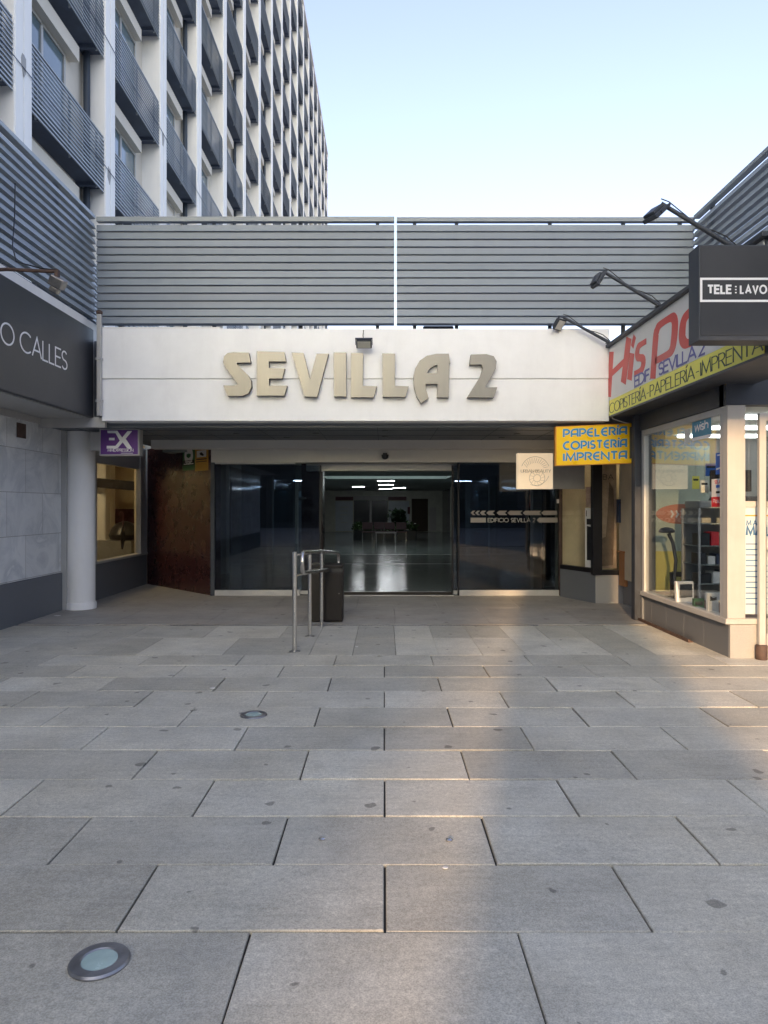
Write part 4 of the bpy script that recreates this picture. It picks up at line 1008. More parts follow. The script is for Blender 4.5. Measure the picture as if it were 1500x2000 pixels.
# ------------------------------------------------------------------ stationery shop
RX, RY0, RY1 = 3.66, 7.62, 10.2
rs = thing('stationery_shop', 'stationery shop with a large display window, white frames and granite base', 'shop', (RX, 8.8, 0))
ZS = .40
for a, c in ((RY0, 8.2), (8.2, 8.75), (8.75, 9.3), (9.3, 9.8), (9.8, RY1)): MB().box(RX, RX + .25, a + .002, c - .002, -.03, .36).build('base_slab', M['granite_dark'], rs, bevel=.003)
MB().box(RX - .004, 8.5, RY0 - .05, RY0, -.03, .355).build('front_base', M['granite'], rs, bevel=.003)
MB().box(RX - .055, RX + .08, RY0 - .06, RY1 - .1, .36, .42).box(RX + .08, 8.5, RY0 - .06, RY0 + .02, .36, .42).build('sill', M['alum'], rs, bevel=.004)
ft_ = MB()
ZT = 2.60
ft_.box(RX - .03, RX + .04, RY1 - .19, RY1 - .11, .42, ZT).box(RX - .03, RX + .04, RY0 + .06, RY0 + .13, .42, ZT)
ft_.box(RX - .03, RX + .04, RY0 + .06, RY1 - .11, ZT, ZT + .075)
ft_.build('window_frame', M['alum_grey'], rs, bevel=.004)
MB().box(RX - .035, RX + .155, RY0 - .055, RY0 + .055, .42, ZT + .075).build('corner_post', M['alum'], rs, bevel=.005)
wp = MB().box(RX, RX + .008, RY0 + .13, RY1 - .19, .42, ZT).build('window_pane', M['clear'], rs)
MB().box(RX - .12, RX - .03, RY1 - .08, RY1 + .06, 0, 2.9).build('shutter_post', M['dark_steel'], rs, bevel=.006)
MB().box(RX - .03, RX + .3, RY1 - .11, RY1 + .25, 0, 2.9).build('end_wall', M['granite_dark'], rs)
MB().box(RX - .05, RX - .02, RY1 - 1.75, RY1 - .08, -.002, .02).box(RX - .075, RX - .05, RY1 - 1.75, RY1 - .08, -.002, .035).build('floor_track', M['rust'], rs)
MB().box(RX - .05, RX + .2, RY0, RY1 + .2, ZT + .078, 2.9).box(RX - .05, 8.5, RY0 - .06, RY0 + .1, ZT + .078, 2.9).build('lintel', M['dark_steel'], rs)
# front: panel, glazing over, door leaf frame
px0, px1 = RX + .155, RX + .50
MB().box(px0, px1, RY0 - .02, RY0 + .02, 1.60, 1.66).box(px0 + .28, px1, RY0 - .02, RY0 + .02, .42, ZT).build('front_frame', M['alum'], rs)
po = MB().box(px0, px0 + .28, RY0, RY0 + .012, .46, 1.60).build('poster_panel', M['poster'], rs)
tl = MB(); fr = (Vector((px0 + .04, RY0 - .0005, 1.30)), Vector((1, 0, 0)), Vector((0, 0, 1)), Vector((0, -1, 0)))
write(tl, 'MAIL', fr, .09, weight=.26, gap=.2, d=.001)
write(tl, 'MAIL', (fr[0] + Vector((0, 0, .105)), *fr[1:]), .05, weight=.22, gap=.5, d=.001)
for i in range(12): tl.box(px0 + .03, px0 + (.2 if i in (2, 3) else .26), RY0 - .002, RY0 - .0003, 1.20 - i * .058, 1.205 - i * .058 + .006)
tl.build('poster_lettering', mat('poster_blue', (.04, .13, .28), .5), po)
MB().box(px0, px0 + .28, RY0 - .002, RY0 - .0003, 1.50, 1.515).build('orange_line', M['orange'], po)
MB().box(px0, px0 + .28, RY0, RY0 + .008, 1.66, ZT).build('upper_pane', M['clear'], rs)
dl = MB(); DX = 3.93; DYf = RY0 - .12
dleaf = MB().box(DX, DX + .07, DYf, DYf + .05, .15, 2.58).box(DX + .07, DX + .95, DYf, DYf + .05, 2.5, 2.58).box(DX + .07, DX + .95, DYf, DYf + .05, 1.15, 1.27).box(DX + .07, DX + .95, DYf, DYf + .05, .15, .27).box(DX + .95, DX + 1.02, DYf, DYf + .05, .15, 2.58).build('door', M['alum'], rs, bevel=.004)
MB().box(DX + .07, DX + .95, DYf + .02, DYf + .028, .27, 1.15).box(DX + .07, DX + .95, DYf + .02, DYf + .028, 1.27, 2.5).build('door_pane', M['clear'], dleaf)
MB().lathe([(.055, -.003), (.058, .01), (.058, .145), (.05, .155), (.02, .157)], (DX + .03, DYf + .02, 0), 24).build('door_foot', M['rust'], dleaf)
# room
MB().box(RX + .3, 8.5, 11.6, 11.7, 0, 2.75).build('interior_wall', M['greybox'], rs)
MB().box(RX + .1, 8.5, RY0 + .1, 11.7, 2.7, 2.75).build('interior_ceiling', M['hallwall'], rs)
MB().box(RX + .25, 8.5, RY0, 11.7, -.02, .01).build('interior_floor', M['greybox'], rs)
MB().box(8.4, 8.5, RY0, 11.6, 0, 2.75).build('side_wall', M['hallwall'], rs)
MB().box(RX + .25, 8.5, RY0 - .06, 11.7, 2.9, 3.9).build('upper_wall', M['dark_steel'], rs)
for x, y in ((4.3, 8.6), (4.5, 9.75), (4.5, 10.9), (6.2, 8.6), (6.2, 9.8), (6.2, 11)): MB().box(x, x + 1.2, y, y + .10, 2.66, 2.698).build('ceiling_light', M['shoptube'], rs)
MB().box(RX + .03, RX + .55, RY0 + .1, RY1 - .12, .30, .40).build('display_shelf', M['maroon'], rs)

# things in the display window
bnr = thing('roll_banner', 'pale poster banner with salmon ellipse and yellow foot in the shop window', 'banner', (3.95, 10.0, .4))
bw0, bw1, by_ = 3.80, 4.55, 10.02
MB().box(bw0, bw1, by_, by_ + .012, .98, 2.45).build('upper_sheet', M['palegreen'], bnr)
MB().box(bw0, bw1, by_, by_ + .012, .42, .98).build('lower_sheet', M['ochre'], bnr)
MB().prism([(.14 + .36 * math.cos(a * .2), .14 * math.sin(a * .2)) for a in range(32)], (Vector((bw0 + .22, by_ - .001, 1.50)), Vector((1, 0, 0)), Vector((0, 0, 1)), Vector((0, -1, 0))), 0, .002).build('ellipse', M['salmon'], bnr)
m_ = MB()
for i in range(4): ribbon(m_, [(-.03 + i * .07, .05), (.0 + i * .07, 0), (-.03 + i * .07, -.05)], lambda a, b: .012, (Vector((bw0 + .24, by_ - .004, 1.50)), Vector((1, 0, 0)), Vector((0, 0, 1)), Vector((0, -1, 0))), .001)
m_.build('chevron_mark', M['signwhite'], bnr)

dlp = thing('desk_lamp', 'dark grey desk lamp with a curved neck in the shop window', 'lamp', (4.02, 9.55, .4))
lpts = [at(1316, 1142, 9.5), at(1320, 1095, 9.5), at(1314, 1060, 9.5), at(1306, 1042, 9.5)]
MB().tube(lpts, [.022, .022, .022, .026], 12).build('neck', M['dark_steel'], dlp)
c = Vector(at(1302, 1037, 9.5))
hd = MB(); n = Vector((.25, 0, -.97)).normalized(); u = Vector((0, 1, 0)); v = n.cross(u); 
for (r0, s0) in ((0, 0),): pass
hd.lathe([(.02, .05), (.075, .035), (.105, 0), (.095, -.02), (.07, -.025)], tuple(c), 24)
hd.build('head', M['dark_steel'], dlp)
MB().lathe([(.11, 0), (.11, .02), (.03, .035)], (lpts[0][0], lpts[0][1], .40), 24).build('base', M['dark_steel'], dlp)

shf = thing('display_rack', 'glass shelving rack full of boxed goods in the shop window', 'shelf', (4.3, 9.3, .4))
sx0, sx1, sy0, sy1 = 3.98, 4.72, 9.05, 9.55
for x in (sx0, sx1):
    for y in (sy0, sy1): MB().box(x - .012, x + .012, y - .012, y + .012, .40, 1.58).build('post', M['alum_grey'], shf)
for z in (.62, .86, 1.10, 1.38): MB().box(sx0, sx1, sy0, sy1, z, z + .012).build('shelf_board', M['shelfglass'], shf)
MB().box(sx0 - .012, sx1 + .012, sy1 + .012, sy1 + .02, .4, 1.58).build('back_panel', M['greybox'], shf)
k = 0
for z, items in ((.872, ((.02, .10, .14), (.14, .09, .10), (.25, .16, .13), (.43, .12, .08), (.57, .14, .16))), (1.112, ((.03, .13, .15), (.18, .10, .17), (.32, .14, .12), (.48, .09, .14), (.59, .13, .1))), (.632, ((.03, .15, .12), (.2, .10, .14), (.32, .14, .16), (.48, .2, .1))), (.412, ((.1, .25, .1), (.42, .2, .13)))):
    for qi, (dx, w, h_) in enumerate(items):
        mm = ('blackplastic', 'signwhite', 'navy', 'greybox', 'signwhite', 'blackplastic', 'redsticker', 'greybox', 'blackplastic', 'signwhite')[k % 10]; k += 1
        o = MB().box(sx0 + dx, sx0 + dx + w, sy0 + .06, sy0 + .28, z, z + h_).box(sx0 + dx + w * .2, sx0 + dx + w * .8, sy0 + .057, sy0 + .06, z + h_ * .3, z + h_ * .75).build('boxed_goods', M[mm], None, bevel=.004, at=(sx0 + dx + w / 2, sy0 + .17, z))
        col = {'blackplastic': 'black', 'greybox': 'grey', 'signwhite': 'white', 'navy': 'navy', 'redsticker': 'red'}[mm]; lev = {.872: 'on the middle', 1.112: 'on the top', .632: 'on the low', .412: 'below the low'}[z]
        pos = ('closest to the desk lamp', 'second from the desk lamp', 'third from the desk lamp', 'fourth from the desk lamp', 'fifth from the desk lamp')[qi]
        tag(o, f'{col} boxed goods {lev} shelf of the glass rack {pos}', 'box', 'boxed goods on the glass rack')
prn = thing('printer', 'large black and grey printer standing on the glass rack', 'printer', (4.35, 9.3, 1.58))
MB().box(3.98, 4.8, 9.05, 9.5, 1.58, 1.68).build('body', M['greybox'], prn, bevel=.02)
MB().hexa([(4.25, 9.0, 1.60), (4.85, 9.0, 1.60), (4.85, 9.5, 1.60), (4.25, 9.5, 1.60)], [(4.32, 9.05, 1.74), (4.82, 9.05, 1.74), (4.82, 9.5, 1.74), (4.32, 9.5, 1.74)]).build('cover', M['blackplastic'], prn, bevel=.015)
mon = thing('monitor', 'dark flat monitor above the printer in the shop window', 'monitor', (4.45, 9.4, 1.74))
MB().box(4.25, 4.78, 9.32, 9.36, 1.80, 2.08).build('screen', M['blackframe'], mon, bevel=.006)
MB().box(4.48, 4.54, 9.36, 9.40, 1.74, 1.95).build('stand', M['blackframe'], mon)
def shelf_box(name, label, px0, px1, py0, py1, Y, m, lean=.0, face=None, fm=None):
    X0_, X1_ = ax(px0, Y), ax(px1, Y); z0, z1 = .40, .40 + (py1 - py0) / F * Y
    t = thing(name, label, 'box', ((X0_ + X1_) / 2, Y, z0))
    a = [(X0_, Y, z0), (X1_, Y, z0), (X1_, Y + .06, z0), (X0_, Y + .06, z0)]; sh = lean * (z1 - z0)
    MB().hexa(a, [(x + sh * .3, y + sh, z1) for x, y, _ in a]).build('carton', m, t, bevel=.004)
    if face:
        f = (Vector((X0_, Y, z0)), Vector((1, 0, 0)), Vector((sh * .3, sh, z1 - z0)).normalized(), Vector((0, -1, 0))); w = X1_ - X0_; h_ = z1 - z0
        MB().prism([(w * a_, h_ * b_) for a_, b_ in face], f, .001, .003).build('print', fm, t)
shelf_box('tablet_box', 'white box with a black tablet picture leaning in the shop window', 1322, 1356, 1126, 1168, 8.9, M['signwhite'], .25, [(.15, .25), (.9, .3), (.92, .92), (.2, .9)], M['blackplastic'])
shelf_box('green_box', 'small green product box on the shop window shelf', 1356, 1376, 1154, 1172, 8.5, M['green'], .1, [(.1, .3), (.85, .3), (.85, .7), (.1, .7)], M['blackplastic'])
shelf_box('white_carton', 'tall white carton with small black pictures on the shop window shelf', 1383, 1404, 1142, 1181, 8.1, M['signwhite'], .05, [(.2, .6), (.8, .65), (.8, .8), (.5, .75), (.2, .85)], M['blackplastic'])
ch_ = thing('display_stand', 'black bracket shaped display stand under the desk lamp', 'stand', (3.95, 9.6, .4))
MB().box(3.86, 4.08, 9.62, 9.70, .40, .46).box(3.86, 3.90, 9.62, 9.70, .46, .72).box(3.90, 4.06, 9.62, 9.70, .66, .72).build('body', M['blackplastic'], ch_, bevel=.01)

# notices hung on the back of the display
for px0, px1, py0, py1, m, l in ((1368, 1384, 938, 962, 'signwhite', 'white price notice hung behind the monitor in the shop window'), (1352, 1366, 930, 955, 'bandyellow', 'yellow price notice hung above the printer in the shop window'), (1378, 1402, 905, 930, 'royal', 'blue poster hung high behind the monitor in the shop window')):
    Y = 9.62; t = thing('price_notice', l, 'notice', (ax(px0, Y), Y, az(py1, Y)), 'notices hung in the shop window')
    MB().box(ax(px0, Y), ax(px1, Y), Y, Y + .004, az(py1, Y), az(py0, Y)).build('sheet', M[m], t)
    MB().box(ax(px0 + 2, Y), ax(px1 - 2, Y), Y - .002, Y, az(py0 + 9, Y), az(py0 + 5, Y)).build('print', M['blackplastic'], t)
    MB().tube([(ax((px0 + px1) / 2, Y), Y, az(py0, Y)), (ax((px0 + px1) / 2, Y), Y, 2.70)], .002, 5).build('string', M['greybox'], t)

# stickers on the pane (outer face), read from the square
PXP = RX - .0015
fs = lambda y, z: (Vector((PXP, y, z)), Vector((0, -1, 0)), Vector((0, 0, 1)), Vector((-1, 0, 0)))
def yof(px): return F * PXP / (px - CX)
def sticker(name, label, px0, px1, py0, py1, m, deco):
    Ya, Yb = yof(px0), yof(px1); Ym = (Ya + Yb) / 2; z0, z1 = az(py1, Ym), az(py0, Ym); w, h_ = Ya - Yb, z1 - z0
    t = thing(name, label, 'sticker', (PXP, Ym, z0), 'stickers on the shop window'); f = fs(Ya, z0)
    MB().prism([(0, 0), (w, 0), (w, h_), (0, h_)], f, 0, .001).build('sheet', m, t); deco(t, f, w, h_)
def dw(t, f, w, h_):
    m_ = MB(); write(m_, 'wish', (f[0] + f[1] * w * .14 + f[2] * h_ * .42, *f[1:]), h_ * .36, weight=.2, gap=.16, width=w * .7, d=.002, slant=.12); m_.build('lettering', M['whiteink'], t)
    MB().prism([(0, 0), (w, 0), (w, h_ * .14), (0, h_ * .14)], f, .001, .002).build('white_strip', M['whiteink'], t)
def db(t, f, w, h_):
    MB().prism([(w * .2, h_ * .86), (w * .8, h_ * .86), (w * .8, h_ * .92), (w * .2, h_ * .92)], f, .001, .002).prism([(w * .1, h_ * .2), (w * .9, h_ * .28), (w * .9, h_ * .36), (w * .1, h_ * .28)], f, .001, .002).build('white_strip', M['whiteink'], t)
def dr_(t, f, w, h_):
    MB().prism([(0, 0), (w, 0), (w, h_ * .36), (0, h_ * .36)], f, .001, .002).build('red_field', M['redsticker'], t)
    a = MB(); write(a, 'SEUR', (f[0] + f[1] * w * .25 + f[2] * h_ * .84, *f[1:]), h_ * .10, weight=.24, width=w * .5, d=.0015); a.build('red_lettering', M['redsticker'], t)
    a = MB(); write(a, 'Pickup', (f[0] + f[1] * w * .14 + f[2] * h_ * .14, *f[1:]), h_ * .13, weight=.12, width=w * .7, d=.0025); a.build('white_lettering', M['whiteink'], t)
    MB().prism([(w * .35, h_ * .68), (w * .65, h_ * .68), (w * .65, h_ * .78), (w * .35, h_ * .78)], f, .001, .002).build('blue_field', M['royal'], t)
    MB().prism([(w * .35, h_ * .48), (w * .65, h_ * .48), (w * .65, h_ * .56), (w * .35, h_ * .56)], f, .001, .002).build('black_mark', M['blackframe'], t)
def dn(t, f, w, h_): pass
sticker('teal_sticker', 'teal parcel service sticker with white lettering high on the shop window', 1352, 1389, 813, 858, M['teal'], dw)
sticker('blue_sticker', 'blue sticker near the corner post of the shop window', 1398, 1414, 884, 926, M['royal'], db)
sticker('parcel_sticker', 'white and red parcel pickup sticker low near the corner post', 1390, 1415, 935, 990, M['signwhite'], dr_)
sticker('drop_sticker', 'small white and blue drop shaped sticker beside the teal sticker', 1337, 1348, 838, 866, M['signwhite'], dn)

# big sign over the shop
HX = 3.24; HY0, HY1, HZ0, HZ1 = 6.08, 10.29, 2.90, 3.88
hs = thing('shop_sign', 'white and yellow shop sign with large red lettering above the stationery shop window', 'sign', (HX, 8.2, HZ0))
MB().box(HX, RX + .25, HY0, HY1, HZ0, HZ1).build('box', M['dark_steel'], hs)
MB().box(HX - .06, RX + .3, HY0 - .05, HY1 + .004, HZ1, HZ1 + .045).build('cap', M['dark_steel'], hs, bevel=.006)
MB().box(HX - .010, HX, HY0 + .02, HY1 - .01, 3.125, HZ1 - .004).build('white_face', M['signwhite'], hs)
MB().box(HX - .010, HX, HY0 + .02, HY1 - .01, HZ0 + .004, 3.122).build('yellow_face', M['bandyellow'], hs)
MB().box(HX - .014, HX + .02, HY0, HY1 - .002, HZ0 - .02, HZ0 + .003).build('edge_trim', M['dark_steel'], hs)
fh = lambda y, z: (Vector((HX - .0105, y, z)), Vector((0, -1, 0)), Vector((0, 0, 1)), Vector((-1, 0, 0)))
def yh(px): return F * HX / (px - CX)
f0 = fh(HY1, 0)      # u runs from the far end towards the viewer
U_ = lambda px: HY1 - yh(px)
rd = MB(); wdt = lambda k: (lambda a, b: k * (.78 + .85 * abs(b)) if .03 < k < .07 else k)
# H with slanted legs
ribbon(rd, [(U_(1190.5), 3.18), (U_(1196), 3.80)], wdt(.06), f0, .003)
ribbon(rd, [(U_(1219), 3.27), (U_(1230), 3.83)], wdt(.065), f0, .0034)
ribbon(rd, [(U_(1192), 3.48), (U_(1228), 3.57)], wdt(.05), f0, .0038)
# i with accent
ribbon(rd, [(U_(1231), 3.27), (U_(1236), 3.60)], wdt(.055), f0, .003)
ribbon(rd, [(U_(1236.5), 3.68), (U_(1241.5), 3.80)], wdt(.035), f0, .003)
# s
u0, u1 = U_(1242.5), U_(1264)
ribbon(rd, smooth([(u1, 3.64)] + [(u0 + .17 + (u1 - u0 - .17) * 0, 3.64)] + [(u0 + .10, 3.61), (u0 + .07, 3.56), (u0 + .11, 3.50), (u0 + .24, 3.46), (u0 + .29, 3.41), (u0 + .26, 3.35), (u0 + .18, 3.315), (u0 - .04, 3.315)]), wdt(.046), f0, .003)
# P with a dropped stem
ua, ub = U_(1278), U_(1321)
ribbon(rd, smooth([(ua - .02, 3.14), (ua + .07, 3.60), (ua + .12, 3.69), (ua + .22, 3.73), (ub - .14, 3.73), (ub - .04, 3.69), (ub - .01, 3.60), (ub - .05, 3.43), (ub - .12, 3.355), (ub - .24, 3.335), (ua + .06, 3.335)]), wdt(.052), f0, .003)
# a
ua, ub = U_(1332), U_(1366)
ribbon(rd, smooth([(ub, 3.66), (ua + .25, 3.66), (ua + .1, 3.62), (ua + .04, 3.53), (ua + .04, 3.42), (ua + .12, 3.35), (ua + .25, 3.33), (ub - .1, 3.33)]), wdt(.052), f0, .003)
ribbon(rd, [(ub - .06, 3.30), (ub, 3.60)], wdt(.052), f0, .0035)
for k_, (a, b_) in enumerate(((1374, 1400), (1406, 1426), (1432, 1438))):
    ua, ub = U_(a), U_(b_)
    ribbon(rd, [(ua, 3.30), (ua + .07, 3.66), (ub, 3.66), (ub - .06, 3.33), (ua + .06, 3.33)], wdt(.052), f0, .003)
rd.build('red_lettering', M['red'], hs)
bl = MB()
bk = MB()
write(bk, 'EDIF.', (f0[0] + f0[1] * U_(1241.5) + f0[2] * 3.145, *f0[1:]), .135, weight=.17, width=U_(1272) - U_(1241.5), d=.0045)
write(bl, 'SEVILLA 2', (f0[0] + f0[1] * U_(1289) + f0[2] * 3.145, *f0[1:]), .135, weight=.17, width=U_(1379) - U_(1289), d=.0045)
bk.build('short_lettering', M['indigo'], hs); bl.build('name_lettering', M['indigo'], hs)
gl = MB()
write(gl, 'COPISTERÍA - PAPELERÍA - IMPRENTA', (f0[0] + f0[1] * .03 + f0[2] * 2.935, *f0[1:]), .135, weight=.15, thin=.06, gap=.17, space=.12, width=U_(1489), d=.003, serif=.07)
gl.build('green_lettering', M['greenink'], hs)

# arm lamps over that sign
def arm_lamp(yb, xe, ze, head_aim, label, warm=False):
    b_ = Vector((HX - .03, yb, HZ1 + .05)); e = Vector((xe, yb + .02, ze))
    t = floodlight('arm_lamp', tuple(e + Vector((-.05, 0, -.11))), head_aim, label, .17, .17); t['category'] = 'lamp'; t['group'] = 'lamps on arms over the shop sign'
    MB().tube([tuple(b_), tuple(b_.lerp(e, .5)), tuple(e)], [.024, .021, .019], 10).build('arm', M['dark_steel'], t)
    MB().box(b_.x - .05, b_.x + .06, yb - .05, yb + .05, HZ1 + .046, HZ1 + .06).build('base_plate', M['dark_steel'], t)
    c = [tuple(b_.lerp(e, k) + Vector((0, 0, .03 + .03 * math.sin(k * 9)))) for k in (0, .15, .3, .5, .7, .9, 1.0)]
    MB().tube(c, .006, 6).build('cable', M['blackplastic'], t)
arm_lamp(10.18, 2.55, 4.30, (.55, -.62, -.62), 'arm lamp over the shop sign against the white fascia, its glass turned to the viewer')
arm_lamp(8.32, 2.55, 4.34, (.85, .15, -.5), 'arm lamp seen against the slat screen, middle one of three over the shop sign')
arm_lamp(6.5, 2.52, 4.36, (.62, .25, -.75), 'arm lamp seen against the sky above the dark laundry sign')

# yellow blade sign
ys = thing('yellow_sign', 'bright yellow sign with blue lettering hanging beside the stationery shop window', 'sign', (3.0, 10.5, 2.2))
yq = [(ax(1085, 10.42), az(910, 10.42)), (ax(1239, 10.36), az(905, 10.36)), (ax(1239, 10.36), az(826, 10.36)), (ax(1085, 10.42), az(833, 10.42))]
yd = [10.50, 10.42, 10.42, 10.50]
def yp(u, v, off):   # bilinear point on the front face
    a = Vector((yq[0][0], 10.42 + off, yq[0][1])).lerp(Vector((yq[1][0], 10.36 + off, yq[1][1])), u); b_ = Vector((yq[3][0], 10.42 + off, yq[3][1])).lerp(Vector((yq[2][0], 10.36 + off, yq[2][1])), u)
    return a.lerp(b_, v)
MB().hexa([yp(0, 0, .003), yp(1, 0, .003), yp(1, 1, .003), yp(0, 1, .003)], [yp(0, 0, .10), yp(1, 0, .10), yp(1, 1, .10), yp(0, 1, .10)]).build('box', M['yedge'], ys)
MB().hexa([yp(.014, .02, 0), yp(.985, .02, 0), yp(.985, .98, 0), yp(.014, .98, 0)], [yp(.014, .02, .004), yp(.985, .02, .004), yp(.985, .98, .004), yp(.014, .98, .004)]).build('face_panel', M['yellow'], ys)
for key in ('outline', 'letters'):
    bt = MB()
    for i, (txt, u0, u1) in enumerate((('PAPELERÍA', .105, .895), ('COPISTERÍA', .105, .895), ('IMPRENTA', .105, .895))):
        v0 = .70 - i * .29 + (.02 if i == 0 else 0)
        o = yp(u0, v0, -.001 if key == 'outline' else -.0035); e = yp(u1, v0 + .004, -.001 if key == 'outline' else -.0035); u = (e - o); L_ = u.length; u.normalize(); v = (yp(u0, 1, 0) - yp(u0, 0, 0)).normalized()
        n = u.cross(v)
        write(bt, txt, (o, u, v, n), .105, weight=.30 if key == 'outline' else .245, gap=.30, width=L_, d=.001, font=ROUND)
    bt.build('letter_outline' if key == 'outline' else 'lettering', M['signwhite'] if key == 'outline' else M['blue'], ys)
MB().tube([(3.22, 10.27, 2.95), (3.3, 10.33, 2.87), (3.45, 10.38, 2.83), (3.6, 10.4, 2.80)], .008, 6).build('cable', M['signwhite'], ys)
MB().box(3.55, 3.66, 10.30, 10.44, 2.3, 2.75).build('wall_bracket', M['dark_steel'], ys)

# dark laundry blade sign
ts = thing('laundry_sign', 'dark grey box sign with white framed lettering hanging high over the shop front', 'sign', (3.1, 5.95, 2.97))
TX0, TX1, TY, TZ0, TZ1 = ax(1365, 5.85), 3.72, 5.85, az(665, 5.85), az(478, 5.85)
MB().box(TX0, TX1, TY, TY + .2, TZ0, TZ1).build('box', M['dark_steel'], ts, bevel=.004)
MB().box(TX0 + .012, TX1 - .012, TY - .004, TY, TZ0 + .04, TZ1 - .015).build('face_panel', M['blackpaint'], ts)
fb = (Vector((0, TY - .0042, 0)), Vector((1, 0, 0)), Vector((0, 0, 1)), Vector((0, -1, 0)))
bd = MB(); a, b_, c, d_ = ax(1369, TY), TX1 - .05, az(588, TY), az(545, TY)
ribbon(bd, [(a, c), (b_, c), (b_, d_), (a, d_)], wdt(.009), fb, .002, True)
bd.build('border', M['whiteink'], ts)
tt = MB()
write(tt, 'TELE', (Vector((ax(1382, TY), TY - .0042, az(573, TY))), *fb[1:]), .062, weight=.26, gap=.22, width=ax(1428, TY) - ax(1382, TY), d=.002)
write(tt, ':', (Vector((ax(1436, TY), TY - .0042, az(574, TY))), *fb[1:]), .068, weight=.18, d=.002)
write(tt, 'LAVO', (Vector((ax(1446, TY), TY - .0042, az(573, TY))), *fb[1:]), .062, weight=.22, gap=.30, width=ax(1496, TY) - ax(1446, TY), d=.002)
tt.build('lettering', M['whiteink'], ts)
MB().box(HX + .1, HX + .3, TY + .2, HY0 + .02, 3.2, 3.5).build('bracket', M['dark_steel'], ts)

# ------------------------------------------------------------------ beauty shop in the recess
P0, P1 = (ax(1094, 12.8), 12.8), (ax(1163, 11.9), 11.9)
us = thing('beauty_shop', 'corner shop window with black frames and granite base in the recess beside the doors', 'shop', (P1[0], P1[1], 0))
MB().wall(P0, P1, -.02, .50, .25).build('side_base', M['granite_dark'], us)
MB().box(P1[0] + .002, 4.6, 11.9, 12.15, -.02, .47).build('front_base', M['granite'], us)
MB().wall(P0, P1, .50, .57, .10, -.01).wall(P0, P1, 2.62, 2.75, .10, -.01).build('side_frame', M['blackframe'], us)
MB().box(P1[0] - .05, P1[0] + .10, 11.86, 12.0, .47, 2.75).build('corner_post', M['blackframe'], us)
MB().box(P1[0] + .1, 4.5, 11.88, 11.98, .47, .55).box(P1[0] + .1, 4.5, 11.88, 11.98, 2.62, 2.75).build('front_frame', M['blackframe'], us)
MB().wall(P0, P1, .57, 2.62, .006, .03).build('side_pane', M['clear'], us)
MB().box(P1[0] + .1, P1[0] + .45, 11.92, 11.926, .55, 2.62).build('front_pane', M['clear'], us)
MB().box(P1[0] + .45, 4.6, 11.91, 11.97, .55, 2.62).build('cream_wall', M['interior'], us)
MB().box(3.12, 5.5, 13.0, 13.08, 0, 2.8).build('interior_wall', M['interior'], us)
MB().box(5.4, 5.5, 12, 13, 0, 2.8).build('interior_side_wall', M['interior'], us)
MB().box(3.5, 5.4, 12.1, 12.98, 0, .02).build('interior_floor', M['greybox'], us)
MB().box(3.3, 5.5, 11.9, 13.08, 2.78, 2.80).build('interior_ceiling', M['interior'], us)
MB().box(3.9, 4.5, 12.4, 12.5, 2.75, 2.778).build('ceiling_lamp', M['warmlamp'], us)
MB().wall((P0[0] - .01, P0[1]), P1, 2.70, 2.80, .3).build('head_beam', M['header'], us)
dv = Vector((P1[0] - P0[0], P1[1] - P0[1], 0)).normalized(); nv = Vector((-dv.y, dv.x, 0))   # nv points into the shop
fs2 = lambda s, z: (Vector((P0[0], P0[1], 0)) + dv * s + nv * .026 + Vector((0, 0, z)), dv, Vector((0, 0, 1)), -nv)
hp = thing('hair_tool_poster', 'tall white poster with a black hair tool on the corner shop window', 'poster', tuple(fs2(.8, .6)[0]))
LL = (Vector(P1) - Vector(P0)).length
w0 = LL - .30
MB().prism([(0, 0), (.23, 0), (.23, 1.0), (0, 1.0)], fs2(w0, .58), 0, .003).build('sheet', M['signwhite'], hp)
MB().prism([(.05, .12), (.17, .12), (.175, .68), (.05, .70)], fs2(w0, .58), .003, .006).prism([(.045, .72), (.18, .72), (.18, .82), (.045, .82)], fs2(w0, .58), .003, .006).build('hair_tool_print', M['blackplastic'], hp)
MB().prism([(.03, .86), (.045, .86), (.045, .96), (.03, .96)], fs2(w0, .58), .003, .005).build('text_line', M['blackplastic'], hp)
pc = thing('product_poster', 'small brown and beige picture above the hair tool poster', 'poster', tuple(fs2(w0 + .1, 1.62)[0]))
MB().prism([(.02, 0), (.23, 0), (.23, .34), (.02, .34)], fs2(w0, 1.60), 0, .003).build('sheet', M['skin'], pc)
MB().prism([(.16, .15), (.2, .14), (.19, .32), (.15, .3)], fs2(w0, 1.60), .003, .005).build('dark_print', M['blackplastic'], pc)
rn = thing('red_notice', 'small red and beige notice high on the corner shop window', 'notice', tuple(fs2(.1, 2.2)[0]))
MB().prism([(0, 0), (.17, 0), (.17, .35), (0, .35)], fs2(.08, 2.2), 0, .003).build('sheet', M['skin'], rn)
MB().prism([(.01, .05), (.16, .05), (.16, .2), (.01, .2)], fs2(.08, 2.2), .003, .004).build('red_field', M['salmon'], rn)
bb = thing('beauty_banner', 'tall beige banner with long brown hair behind the corner shop glass', 'banner', (P1[0] + .27, 12.05, .56))
bx_ = P1[0] + .06
MB().box(bx_, bx_ + .34, 12.06, 12.07, .57, 2.32).build('sheet', M['skin'], bb)
MB().box(bx_ - .02, bx_ + .36, 12.05, 12.08, 2.32, 2.345).build('top_bar', M['dark_steel'], bb)
MB().prism([(.02, .3), (.10, .0), (.28, .02), (.31, .9), (.29, 1.3), (.22, 1.42), (.19, .9), (.16, .5), (.06, .45)], (Vector((bx_, 12.06, .6)), Vector((1, 0, 0)), Vector((0, 0, 1)), Vector((0, -1, 0))), .0005, .002).build('hair_print', M['hair'], bb)
